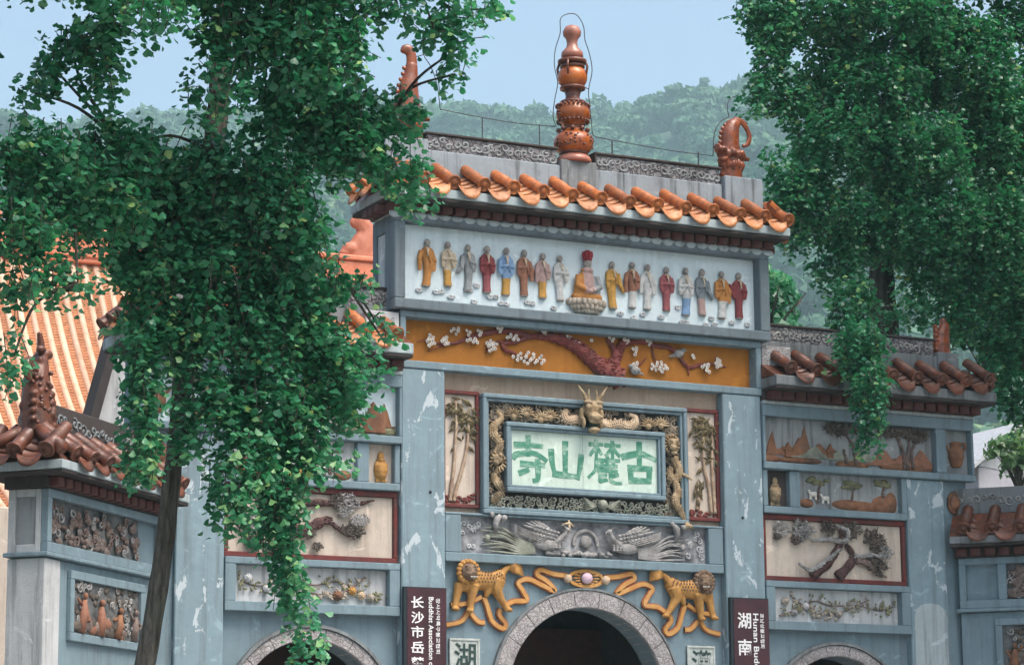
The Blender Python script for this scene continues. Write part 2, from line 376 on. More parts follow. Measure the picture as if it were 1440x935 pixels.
        fs = [(i*4+k, i*4+(k+1)%4, i*4+4+(k+1)%4, i*4+4+k) for i in range(m-1) for k in range(4)]
        fs += [(0,1,2,3), tuple(range(4*m-4, 4*m))[::-1]]
        return s.add(vs, fs)
    def mesh(s, name, mats, smooth=False):
        me = bpy.data.meshes.new(name); me.from_pydata(s.v, [], s.f)
        for m in (mats if isinstance(mats, (list, tuple)) else [mats]): me.materials.append(MATS[m] if isinstance(m, str) else m)
        me.polygons.foreach_set('material_index', s.mi)
        bm = bmesh.new(); bm.from_mesh(me); bmesh.ops.recalc_face_normals(bm, faces=bm.faces); bm.to_mesh(me); bm.free()
        if smooth: me.polygons.foreach_set('use_smooth', [True]*len(me.polygons))
        me.update(); return me
    def build(s, name, mats, parent=None, smooth=False):
        return link(name, s.mesh(name, mats, smooth), parent)

FINE = {'scroll_relief', 'cloud_scrolls', 'leaf_sprays', 'bamboo_leaves', 'fur_tufts', 'wave_relief', 'flame_sprays', 'scales', 'dragon_scales', 'rock_mound', 'pebble_bank', 'twigs', 'tree_relief', 'scallop_band', 'stud_ring', 'limbs'}
def link(name, me, parent=None, loc=None, rot=None, scale=None):
    o = bpy.data.objects.new(name, me); COL.objects.link(o)
    if name in FINE and parent is not None: o['kind'] = 'stuff'      # too small to pick apart
    if loc is not None: o.location = loc
    if rot is not None: o.rotation_euler = rot
    if scale is not None: o.scale = scale
    if parent is not None:
        o.parent = parent
        o.matrix_parent_inverse = WORLD_M(parent).inverted()
    return o
def WORLD_M(o):
    m = Matrix.LocRotScale(o.location, o.rotation_euler, o.scale)
    return (WORLD_M(o.parent) @ o.matrix_parent_inverse @ m) if o.parent else m
def thing(name, label, cat, loc, group=None):
    o = bpy.data.objects.new(name, None); COL.objects.link(o); o.location = loc; o.empty_display_size = 0.3
    o['label'] = label; o['category'] = cat
    if group: o['group'] = group
    return o
def tag(o, label, cat, group=None):
    o['label'] = label; o['category'] = cat
    if group: o['group'] = group
    return o
def structure(o): o['kind'] = 'structure'; return o
def stuff(o): o['kind'] = 'stuff'; return o
_tmp = {}
def fuse(mb, name, mats, voxel=0.012, parent=None, paintfn=None, smooth_it=2):
    """melt the collected shapes into one continuous skin"""
    me = mb.mesh(name+'_raw', mats[0] if isinstance(mats, (list, tuple)) else mats)
    o = bpy.data.objects.new('tmp', me); COL.objects.link(o)
    r = o.modifiers.new('r', 'REMESH'); r.mode = 'VOXEL'; r.voxel_size = voxel
    if smooth_it:
        k = o.modifiers.new('s', 'SMOOTH'); k.iterations = smooth_it; k.factor = 0.5
    dg = bpy.context.evaluated_depsgraph_get(); dg.update()
    out = bpy.data.meshes.new_from_object(o.evaluated_get(dg)); out.name = name
    bpy.data.objects.remove(o); bpy.data.meshes.remove(me)
    out.materials.clear()
    for m in (mats if isinstance(mats, (list, tuple)) else [mats]): out.materials.append(MATS[m])
    n = len(out.polygons)
    if paintfn:
        out.polygons.foreach_set('material_index', [paintfn(p.center) for p in out.polygons])
    out.polygons.foreach_set('use_smooth', [True]*n)
    return link(name, out, parent)
def np_mesh(name, V, F, mat, leaf_tone=None, parent=None, nv=3, smooth=False):
    """large mesh from numpy: V (n,3), F (m,nv) all faces with nv corners"""
    me = bpy.data.meshes.new(name); n, m = len(V), len(F)
    me.vertices.add(n); me.vertices.foreach_set('co', np.ascontiguousarray(V, dtype=np.float32).ravel())
    me.loops.add(m*nv); me.loops.foreach_set('vertex_index', np.ascontiguousarray(F, dtype=np.int32).ravel())
    me.polygons.add(m); me.polygons.foreach_set('loop_start', np.arange(0, m*nv, nv, dtype=np.int32))
    me.materials.append(MATS[mat])
    if leaf_tone is not None:
        a = me.attributes.new('leaf_tone', 'FLOAT', 'POINT'); a.data.foreach_set('value', np.ascontiguousarray(leaf_tone, dtype=np.float32))
    me.update(calc_edges=True); me.validate()
    if smooth: me.polygons.foreach_set('use_smooth', [True]*m)
    return link(name, me, parent)
def smooth_pts(pts, k=4):
    """Catmull-Rom through points of any dimension"""
    P = [np.array(p, float) for p in pts]; out = []
    for i in range(len(P)-1):
        a, b, c, d = P[max(i-1,0)], P[i], P[i+1], P[min(i+2, len(P)-1)]
        for j in range(k):
            t = j/k
            out.append(tuple(0.5*((2*b)+(c-a)*t+(2*a-5*b+4*c-d)*t*t+(3*b-a-3*c+d)*t**3)))
    out.append(tuple(P[-1])); return out
def lerp_list(vals, n):
    x = np.linspace(0, len(vals)-1, n); return list(np.interp(x, range(len(vals)), vals))
def text_mesh(body, size, name, mat, bold=0.0, depth=0.004):
    cu = bpy.data.curves.new('txt', 'FONT'); cu.body = body; cu.size = size; cu.offset = bold; cu.extrude = depth
    cu.align_x = 'LEFT'; cu.align_y = 'TOP_BASELINE'; cu.resolution_u = 3
    o = bpy.data.objects.new('txt', cu); COL.objects.link(o)
    dg = bpy.context.evaluated_depsgraph_get(); dg.update()
    me = bpy.data.meshes.new_from_object(o.evaluated_get(dg)); bpy.data.objects.remove(o); bpy.data.curves.remove(cu)
    me.name = name; me.materials.clear(); me.materials.append(MATS[mat]); return me
def place_text(body, name, mat, parent, x0, x1, z0, z1, y, bold=0.0, rot=0, keep=False):
    """fit text into the rectangle x0..x1, z0..z1 on a plane facing -Y; rot=90 reads downwards"""
    me = text_mesh(body, 1.0, name, mat, bold)
    n = len(me.vertices); co = np.zeros(n*3, np.float32); me.vertices.foreach_get('co', co); co = co.reshape(-1, 3)
    u, v, d = co[:,0].copy(), co[:,1].copy(), co[:,2].copy()
    if rot == 90: u, v = v.copy(), -u
    u = (u-u.min())/max(1e-6, u.max()-u.min()); v = (v-v.min())/max(1e-6, v.max()-v.min())
    co[:,0] = x0+u*(x1-x0); co[:,2] = z0+v*(z1-z0); co[:,1] = y-d
    me.vertices.foreach_set('co', co.ravel()); me.update()
    return link(name, me, parent)

# ------------------------------------------------------------------ tiles
def roll_mesh(name, length, slope, mat, r=0.102):
    """cover tile: two lapped half-round tubes and a round end face with a raised rim; axis runs +Y and up"""
    mb = MB(); n = 12; ca, sa = math.cos(slope), math.sin(slope)
    def P(u, a, rr, lift=0.0): # u along the slope
        x = rr*math.cos(a); h = rr*math.sin(a)+lift
        return (x, u*ca - h*sa, u*sa + h*ca)
    st = [(0.0, r*0.98), (0.03, r*0.82), (0.42*length, r*0.78), (0.43*length, r*0.87), (length, r*0.80)]
    vs = []
    for u, rr in st:
        for k in range(n+1): vs.append(P(u, -0.35+(PI+0.7)*k/n, rr))
    m = n+1
    mb.add(vs, [(i*m+k, i*m+k+1, (i+1)*m+k+1, (i+1)*m+k) for i in range(len(st)-1) for k in range(n)])
    prof = [(r*1.0, 0.0), (r*1.05, -0.012), (r*0.98, -0.028), (r*0.80, -0.028), (r*0.76, -0.018), (r*0.40, -0.018), (r*0.34, -0.030), (0.004, -0.034)]
    N = 18; vs = []
    for rr, u in prof:
        for k in range(N):
            th = 2*PI*k/N; wob = 1.0 + (0.16*math.sin(6*th) if 0.3*r < rr < 0.78*r else 0)
            vs.append(P(u, th, rr*wob))
    mb.add(vs, [(i*N+k, i*N+(k+1)%N, (i+1)*N+(k+1)%N, (i+1)*N+k) for i in range(len(prof)-1) for k in range(N)])
    return mb.mesh(name, mat, True)
def drip_mesh(name, length, slope, mat, w=0.18, tongue=0.15):
    """channel of lapped concave pan tiles ending in a hanging leaf-shaped tongue"""
    mb = MB(); n = 8; ca, sa = math.cos(slope), math.sin(slope)
    def P(x, u, h): return (x, u*ca - h*sa, u*sa + h*ca)
    L = max(3, int(length/0.13))
    for q in range(L):
        u0, u1 = q*length/L, (q+1.25)*length/L; h0 = 0.030; h1 = 0.0; vs = []
        for u, h in ((u0, h0), (u1, h1)):
            for k in range(n+1):
                t = -1+2*k/n; vs.append(P(t*w, u, h+0.065*t*t-0.045))
        for k in range(n+1):
            t = -1+2*k/n; vs.append(P(t*w, u0, h0+0.065*t*t-0.045-0.022))
        m = n+1
        mb.add(vs, [(k, k+1, m+k+1, m+k) for k in range(n)] + [(k, 2*m+k, 2*m+k+1, k+1) for k in range(n)])
    vs = []; tilt = 0.75
    for lay in (0, 1):
        for k in range(n+1):
            t = -1+2*k/n; x = t*w; top = 0.065*t*t-0.015; dep = tongue*math.sqrt(max(0.0, 1-abs(t)**2.4))
            for e in (0, 0.55, 1):
                y = -0.012*lay - dep*e*tilt*0.9; z = top - dep*e
                vs.append((x, y - 0.015, z))
    m = (n+1)*3; fs = []
    for k in range(n):
        for e in (0, 1):
            a = k*3+e; fs += [(a, a+1, a+4, a+3), (m+a, m+a+3, m+a+4, m+a+1)]
        fs.append((k*3+2, m+k*3+2, m+k*3+5, k*3+5))
    mb.add(vs, fs)
    return mb.mesh(name, mat, True)
def tile_row(parent, cover, drip, xs, y, z, rot=0.0, origin=None, dz=None, jitter=0.012):
    """lay cover tiles at xs and drip tiles between them; rot turns the row about Z round origin"""
    Rz = Matrix.Rotation(rot, 3, 'Z'); og = Vector(origin or (0,0,0))
    for i, x in enumerate(xs):
        ddz = dz(x) if dz else 0.0
        p = og + Rz @ Vector((x, y, z + ddz))
        o = link('cover_tile', cover, parent, p + Vector((0, 0, rng.uniform(-jitter, jitter))), (rng.uniform(-.02,.02), rng.uniform(-.03,.03), rot + rng.uniform(-.02,.02)))
        if i+1 < len(xs):
            xm = (x+xs[i+1])/2; ddz = dz(xm) if dz else 0.0
            p = og + Rz @ Vector((xm, y+0.02, z-0.075 + ddz))
            link('drip_tile', drip, parent, p + Vector((0, 0, rng.uniform(-jitter, jitter)*.6)), (rng.uniform(-.03,.03), rng.uniform(-.04,.04), rot + rng.uniform(-.02,.02)))

def arch_wall(mb, x0, x1, z0, z1, cx, zc, r, y0, y1, n=28):
    """wall with a round-headed opening"""
    for (a, b) in ((x0, cx-r), (cx+r, x1)): mb.box(a, b, y0, y1, z0, z1)
    vs = []; 
    for k in range(n+1):
        th = PI - PI*k/n; x = cx+r*math.cos(th); z = zc+r*math.sin(th)
        vs += [(x, y0, z), (x, y0, z1), (x, y1, z), (x, y1, z1)]
    fs = []
    for k in range(n):
        a = 4*k; b = a+4
        fs += [(a, b, b+1, a+1), (a+2, a+3, b+3, b+2), (a, a+2, b+2, b), (a+1, b+1, b+3, a+3)]
    mb.add(vs, fs)
def voussoirs(parent, cx, zc, r0, r1, y0, y1, n, z_foot, mat):
    """carved arch stones, each its own block, and the jamb stones under them"""
    for k in range(n):
        a0 = PI - PI*k/n - 0.004; a1 = PI - PI*(k+1)/n + 0.004; seg = 5; vs = []
        for j in range(seg+1):
            th = a0+(a1-a0)*j/seg; c, s = math.cos(th), math.sin(th)
            vs += [(cx+r0*c, y0+.01, zc+r0*s), (cx+(r0+.012)*c, y0, zc+(r0+.012)*s), (cx+(r1-.012)*c, y0, zc+(r1-.012)*s), (cx+r1*c, y0+.012, zc+r1*s), (cx+r1*c, y1, zc+r1*s), (cx+r0*c, y1, zc+r0*s)]
        fs = [(6*j+q, 6*j+(q+1)%6, 6*j+6+(q+1)%6, 6*j+6+q) for j in range(seg) for q in range(6)]
        fs += [tuple(range(6)), tuple(range(6*seg, 6*seg+6))[::-1]]
        MB().add(vs, fs).build('arch_stone', mat, parent)
    zz = z_foot
    while zz < zc-0.02:
        h = min(0.62, zc-zz)
        for s in (-1, 1): MB().box(cx+s*r0, cx+s*r1, y0, y1, zz+.004, zz+h-.004, .01).build('jamb_stone', mat, parent)
        zz += h
# ------------------------------------------------------------------ ground
GZ = 1.2     # floor level of the gate above the lower plaza
def build_ground():
    N = 60; xs = np.linspace(-2300, 2300, N); V = np.array([(x, y, -0.02) for y in xs for x in xs]); F = []
    for j in range(N-1):
        for i in range(N-1): a = j*N+i; F.append((a, a+1, a+N+1, a+N))
    structure(np_mesh('ground', V, np.array(F), 'earth', nv=4))
    structure(MB().box(-40, 40, -45, -7.0, -0.3, 0.0).build('plaza', 'paving'))
    structure(MB().box(-16, 16, -4.6, 6.0, -0.3, GZ).build('terrace', 'stone_step'))
    st = thing('stone_steps', 'flight of grey stone steps climbing to the temple gate', 'steps', (0, -5.8, 0))
    for k in range(8):
        MB().box(-9, 9, -7.0+k*0.3, -4.605, (k)*GZ/8+.002, (k+1)*GZ/8-.001, .012).build('step', 'stone_step', st)
build_ground()

# ------------------------------------------------------------------ central gate
def build_gate():
    g = thing('temple_gate', 'tall central gate with pale blue pillars, round arch, painted reliefs and orange tiled roof', 'gate', (0, 0.3, GZ))
    for s in (-1, 1):
        MB().box(s*2.18, s*2.82, 0, .6, GZ, 8.08, .015).build('pillar', 'pillar_paint', g)
    w = MB(); arch_wall(w, -2.18, 2.18, GZ, 5.505, 0, 3.76, 1.2, .15, .55); wall = w.build('wall', 'blue_paint', g)
    MB().box(-2.18, 2.18, .16, .55, 5.505, 8.09).build('upper_wall', 'tan_panel', g)
    ar = MB(); 
    n = 40
    vs = []
    for k in range(n+1):
        th = PI-PI*k/n; c, s_ = math.cos(th), math.sin(th)
        for rr, yy in ((1.44, .15), (1.44, .075), (1.47, .075), (1.47, .15)): vs.append((rr*c, yy, 3.76+rr*s_))
    ar.add(vs, [(4*k+q, 4*k+(q+1)%4, 4*k+4+(q+1)%4, 4*k+4+q) for k in range(n) for q in range(4)])
    arch = ar.build('arch_surround', 'grey_render', g)
    voussoirs(arch, 0, 3.76, 1.2, 1.435, .085, .5, 11, GZ, 'arch_stone')
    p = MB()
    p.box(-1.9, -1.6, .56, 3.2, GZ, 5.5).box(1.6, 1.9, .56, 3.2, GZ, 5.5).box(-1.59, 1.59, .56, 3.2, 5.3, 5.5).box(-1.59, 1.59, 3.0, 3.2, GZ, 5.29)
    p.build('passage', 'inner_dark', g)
    d = MB()
    for s in (-1, 1):
        dl = MB().box(s*.01, s*1.58, 2.6, 2.68, GZ+.01, 4.9, .01)
        for zz in (2.0, 3.2): dl.box(s*.15, s*1.4, 2.57, 2.6, zz, zz+.9, .01)
        dl.build('door_leaf', 'door_wood', g)
    for x, z in ((-2.40, 6.42), (2.47, 6.31)): MB().ell((x, -.004, z), (.022, .02, .022), 8, 6).build('bolt', 'sign_edge', g, True)
    # bamboo side panels of the plaque field
    for s in (-1, 1):
        pn = MB().box(s*1.665, s*2.13, .145, .16, 6.28, 7.80).build('bamboo_panel', 'cream_panel', g)
        MB().frame(min(s*1.61, s*2.178), max(s*1.61, s*2.178), 6.245, 7.85, .055, .10, .158, .01).build('panel_border', 'red_border', pn)
        bamboo_relief(pn, s)
    # name plaque
    pl = MB()
    pl.frame(-1.605, 1.605, 6.175, 7.825, .06, 0, .16, .012).frame(-1.543, 1.543, 6.237, 7.763, .04, .035, .16, .008)
    plaque = pl.build('plaque_frame', 'blue_paint', g)
    MB().box(-1.50, 1.50, .135, .159, 6.28, 7.72).build('relief_ground', 'dark_plaster', plaque)
    MB().frame(-1.245, 1.245, 6.495, 7.455, .06, .01, .13, .012).frame(-1.183, 1.183, 6.557, 7.393, .035, .045, .13, .006).build('inner_frame', 'blue_paint', plaque)
    tp = MB().box(-1.145, -.031, .10, .132, 6.595, 7.355).box(-.027, 1.145, .10, .132, 6.595, 7.355).build('text_panel', 'mint_panel', plaque)
    plaque_letters(tp)
    plaque_dragons(plaque)
    # phoenix frieze
    fr = MB().frame(-2.165, 2.165, 5.507, 6.173, .24, .03, .16, .012, wt=.035, wb=.125)
    frz = fr.build('frieze_frame', 'blue_paint', g)
    # rounded corners of the opening
    MB().box(-1.92, 1.92, .13, .155, 5.633, 6.137).build('frieze_ground', 'frieze_mottle', frz)
    phoenix_relief(frz)
    lions_and_ribbons(wall)
    for s, ch in ((-1, '湖'), (1, '漢')):
        x0 = -2.07 if s < 0 else 1.585; x1 = x0+.45
        sp = MB().box(x0, x1, .12, .15, 3.0, 4.49, .006).frame(x0, x1, 3.0, 4.49, .03, .105, .15, .004).build('couplet_panel', 'seal_stone', g)
        sp['label'] = 'grey stone couplet panel with the dark character ' + ch
        place_text(ch, 'character', 'dark_ink', sp, x0+.07, x1-.06, 4.08, 4.43, .114, .012)
    # plum blossom panel
    pf = MB().frame(-2.845, 2.845, 8.085, 8.875, .088, -.015, .2, .012, wb=.105, wt=.09).build('plum_frame', 'blue_paint', g)
    MB().box(-2.84, 2.84, .205, .6, 8.085, 8.875).build('plum_backing', 'blue_paint', pf)
    pp = MB().box(-2.756, 2.756, .185, .204, 8.185, 8.79).build('plum_panel', 'ochre_panel', pf)
    plum_relief(pp)
    # long frieze box with the row of monks
    bx = MB().frame(-2.965, 2.965, 8.88, 10.185, .16, -.10, .1, .014, wt=.10, wb=.14)
    box = bx.build('figure_frieze', 'frame_grey', g)
    MB().box(-2.80, 2.80, .085, .11, 9.02, 10.085).build('figure_ground', 'pale_panel', box)
    MB().box(-2.90, 2.90, .112, .60, 8.90, 10.18).build('frieze_core', 'blue_paint', box)
    for s in (-1, 1):
        x0, x1 = (-2.965, -2.90) if s < 0 else (2.90, 2.965)
        sf = MB()
        sf.box(x0, x1, .102, .24, 8.883, 10.182, .01).box(x0, x1, .54, .66, 8.883, 10.182, .01).box(x0+.003, x1-.003, .242, .538, 9.98, 10.182, .01).box(x0+.003, x1-.003, .242, .538, 8.883, 9.06, .01)
        sf.build('end_frame', 'frame_grey', box)
        MB().box(x0+.03 if s < 0 else x1-.045, x0+.045 if s < 0 else x1-.03, .245, .535, 9.065, 9.975).build('end_panel', 'white_lime', box)
    monks(box)
    # eaves
    for s in (0,):
        sc = MB(); x = -2.95
        while x < 2.95:
            sc.ell((x, -.085, 10.185), (.10, .035, .055 + rng.uniform(-.012, .012)), 8, 5); x += .185 + rng.uniform(-.01, .01)
        sc.box(-2.97, 2.97, -.09, .6, 10.187, 10.215)
        sc.build('scallop_band', 'fascia_paint', g)
    k = 0; x = -2.98
    dm = MB().box(-.078, .078, -.20, .02, 0, .105, .008).mesh('dentil', 'dentil_red')
    while x < 3.0:
        link('dentil', dm, g, (x, 0, 10.218+rng.uniform(-.004, .004)), (0, 0, rng.uniform(-.03, .03))); x += .19
    for y in (.12, .31, .50):
        for s in (-1, 1): link('dentil', dm, g, (s*2.98-s*.02, y, 10.218), (0, 0, -PI/2 if s < 0 else PI/2))
    es = MB().box(-3.0, 3.0, -.06, .66, 10.217, 10.327).build('bed_mould', 'dark_plaster', g)
    MB().box(-3.13, 3.13, -.40, 1.0, 10.33, 10.375, .01).build('soffit_slab', 'dark_plaster', g)  # shade under the eaves put into this dark colour
    MB().box(-3.145, 3.145, -.415, 1.015, 10.378, 10.505, .012).build('eave_slab', 'fascia_paint', g)
    # roof
    rf = MB()
    a = [(-3.12, -.38, 10.507), (3.12, -.38, 10.507), (3.12, .98, 10.507), (-3.12, .98, 10.507)]
    b = [(-2.95, .14, 10.79), (2.95, .14, 10.79), (2.95, .46, 10.79), (-2.95, .46, 10.79)]
    rf.add(a+b, [(0,1,5,4), (1,2,6,5), (2,3,7,6), (3,0,4,7), (4,5,6,7)])
    roof = rf.build('roof', 'tile_shade', g)
    cov = roll_mesh('cover_tile', .70, math.radians(28), 'tile_orange'); dr = drip_mesh('drip_tile', .64, math.radians(28), 'tile_drip')
    xs = [.03+.4525*k for k in range(-6, 7)]; xs[-1] = 2.70
    tile_row(roof, cov, dr, xs + [3.10], -.42, 10.625)
    tile_row(roof, cov, dr, [-2.9+.4525*k for k in range(14)], -.42, 10.625, PI, (0, .6, 0))
    cs = roll_mesh('cover_tile', .42, math.radians(40), 'tile_orange')
    for s in (-1, 1):
        tile_row(roof, cs, dr, [-.45, 0.0, .45], -.0, 10.64, s*PI/2 if s > 0 else -PI/2, (s*3.26, .3, 0))
    # ridge
    rd = MB().box(-2.36, 2.36, .16, .44, 10.75, 11.20, .012).build('ridge', 'ridge_wall', g)
    MB().box(-2.34, -.33, .20, .40, 11.2, 11.43, .01).box(.29, 2.34, .20, .40, 11.2, 11.43, .01).build('ridge_panel', 'ridge_stucco', rd)
    MB().box(-2.37, -.31, .17, .43, 11.432, 11.465, .008).box(.27, 2.37, .17, .43, 11.432, 11.465, .008).box(.262, .292, .165, .43, 11.2, 11.43, .005).build('ridge_cap', 'dark_plaster', rd)
    sw = MB()
    for x0, x1 in ((-2.3, -.4), (.36, 2.3)):
        x = x0
        while x < x1:
            z = 11.315 + rng.uniform(-.05, .05); rr = rng.uniform(.05, .09); d = rng.choice((-1, 1)); a0 = rng.uniform(0, 6)
            pts = [(x + rr*(1-t*.75)*math.cos(a0+d*t*7), .197, z + rr*.8*(1-t*.75)*math.sin(a0+d*t*7)) for t in np.linspace(0, 1, 11)]
            sw.tube(pts, [.016]*10+[.02], 5); x += rng.uniform(.07, .13)
    sw.build('scroll_relief', 'grey_panel', rd)
    MB().box(-.30, .27, .12, .50, 10.80, 11.285, .012).build('finial_pedestal', 'grey_render', rd)
    for s in (-1, 1):
        MB().box(s*2.375, s*3.02, .10, .52, 10.75, 11.33, .012).build('corner_pedestal', 'ridge_wall', rd)
    finial(rd)
    ridge_dragon(rd, (2.60, .3, 11.33), 1)
    ridge_dragon(rd, (-2.58, .3, 11.33), -1)
    return g

def finial(parent):
    f = MB()
    f.lathe((-.01, .3, 11.285), [(.25, 0), (.26, .03), (.24, .08), (.19, .12)], 24)
    base = f.build('finial_foot', 'finial_cap', parent, True)
    def bulb(z, r, h, name, mat='finial_glaze'):
        prof = [(r*math.sin(t)*1.0 if r*math.sin(t) > r*.55 else r*.55, h*(-math.cos(t))) for t in np.linspace(.35, PI-.35, 13)]
        return MB().lathe((-.01, .3, z), prof, 28).build(name, mat, parent, True)
    b1 = bulb(11.585, .285, .21, 'finial_bulb'); b2 = bulb(12.02, .245, .20, 'finial_bulb'); b3 = bulb(12.56, .215, .19, 'finial_bulb')
    for zc, r in ((11.43, .20), (12.40, .175), (12.72, .17)):
        MB().lathe((-.01, .3, zc-.03), [(r*.7, 0), (r*1.05, .01), (r*1.05, .045), (r*.7, .06)], 22).build('finial_collar', 'finial_dark', parent, True)
    MB().lathe((-.01, .3, 11.74), [(.14, 0), (.12, .06), (.13, .12)], 18).build('finial_neck', 'finial_dark', parent, True)
    d = MB()
    d.lathe((-.01, .3, 12.155), [(.12, 0), (.184, .01), (.184, .045), (.12, .06), (.10, .12), (.13, .23)], 18)
    d.build('finial_neck', 'finial_dark', parent, True); d = MB()
    for k in range(4):      # little cage brackets under the cap
        a = PI/4+PI/2*k; d.tube([(-.01+.20*math.cos(a), .3+.20*math.sin(a), 12.56), (-.01+.225*math.cos(a), .3+.225*math.sin(a), 12.7), (-.01+.19*math.cos(a), .3+.19*math.sin(a), 12.80)], .02, 6)
    d.lathe((-.01, .3, 12.76), [(.16, 0), (.21, .01), (.21, .05), (.14, .07)], 22)
    d.build('finial_cage', 'finial_dark', parent, True)
    c = MB().lathe((-.01, .3, 12.83), [(.13, 0), (.16, .04), (.155, .10), (.09, .17), (.075, .23), (.085, .30), (.125, .35), (.135, .41), (.10, .48), (.03, .51)], 22)
    c.build('finial_cap', 'finial_cap', parent, True)
    # studs round the middle bulb, curling dragon on the lowest
    st = MB()
    for k in range(22):
        a = 2*PI*k/22
        st.ell((-.01+.235*math.cos(a), .3+.235*math.sin(a), 12.13), .025, 6, 4)
        st.ell((-.01+.225*math.cos(a), .3+.225*math.sin(a), 11.93-.03), .022, 6, 4)
    for s in (-1, 1):
        for k in range(5): st.ell((-.01+s*(.25-.01*abs(k-2)), .27, 11.94+.045*k), .028, 6, 4)
    st.build('stud_ring', 'finial_dark', b2, True)
    cu = MB()
    for k in range(9):
        a0 = 2*PI*k/9; cu.ell((-.01+.21*math.cos(a0), .3+.21*math.sin(a0), 11.77), (.04, .04, .035), 7, 5)
    for k in range(46):
        a = rng.uniform(PI*.95, PI*2.05); z = rng.uniform(11.50, 11.68); rr = .285*math.sqrt(max(.1, 1-((z-11.585)/.24)**2)) - .004
        cu.ell((-.01+rr*math.cos(a), .3+rr*math.sin(a), z), (rng.uniform(.012,.03), rng.uniform(.012,.03), rng.uniform(.01,.022)), 6, 4)
    stuff(cu.build('applied_relief', 'finial_dark', b1, True))

def ridge_dragon(parent, base, s):
    """glazed ridge-end dragon: scaled body rising from its own open jaws, tail looped over"""
    x, y, z = base; m = MB(); tall = 1.0 if s > 0 else 1.0
    if s > 0:
        body = [(0, 0, -.02), (0, 0, .2), (.0, 0, .38), (-.01, 0, .55), (0, 0, .70), (.05, 0, .82), (.13, 0, .88)]
        rad = [.175, .175, .165, .15, .145, .12, .075]
        tail = [(.08, 0, .90), (.20, 0, .90), (.29, 0, .80), (.33, 0, .68), (.29, 0, .57), (.20, 0, .53)]
        trad = [.075, .05, .042, .042, .042, .028]
    else:
        body = [(0, 0, -.02), (0, 0, .22), (.0, 0, .42), (-.01, 0, .60), (.0, 0, .78), (.03, 0, .95), (.045, 0, 1.10)]
        rad = [.20, .20, .185, .165, .14, .105, .085]
        tail = [(.045, 0, 1.08), (.04, 0, 1.22), (.0, 0, 1.31), (-.06, 0, 1.31), (-.085, 0, 1.25)]
        trad = [.085, .08, .075, .065, .045]
    off = lambda q: [(x+a, y+b, z+c) for a, b, c in q]
    bs = smooth_pts(off(body), 4); m.tube(bs, lerp_list(rad, len(bs)), 14, .8)
    ts = smooth_pts(off(tail), 4); m.tube(ts, lerp_list(trad, len(ts)), 10, .7)
    # jaws and snout
    m.ell((x-.20, y-.06, z+.42), (.10, .12, .06)).ell((x-.17, y-.06, z+.27), (.09, .11, .045)).ell((x-.26, y-.05, z+.47), (.04, .09, .04))
    m.ell((x+.22, y, z+.34), (.10, .08, .035)).ell((x+.29, y, z+.34), .035)
    for k in range(8): 
        a = PI+PI*k/7; m.ell((x+.19*math.cos(a), y+.16*math.sin(a), z+.36+.02*(k % 2)), (.05, .05, .06), 6, 5)
        m.ell((x+.18*math.cos(a), y+.15*math.sin(a), z+.22-.02*(k % 2)), (.04, .04, .07), 6, 5)
    for q in range(4): m.ell((x-.16+.02*q, y+.0, z+.06+.06*q), (.05, .06, .035), 6, 5)
    o = fuse(m, 'ridge_dragon', 'dragon_glaze', .014, parent, smooth_it=1)
    o['label'] = 'glazed brown dragon on the right end of the main ridge, tail looped' if s > 0 else 'glazed brown dragon on the left end of the main ridge, tail upright'
    sp = MB()
    for i in range(8, len(bs)-1, 2):
        p = Vector(bs[i]); sp.ell((p.x-lerp_list(rad, len(bs))[i]-.01, p.y, p.z), (.04, .025, .035), 6, 4)
    sp.build('scales', 'dragon_glaze', o, True)
    return o
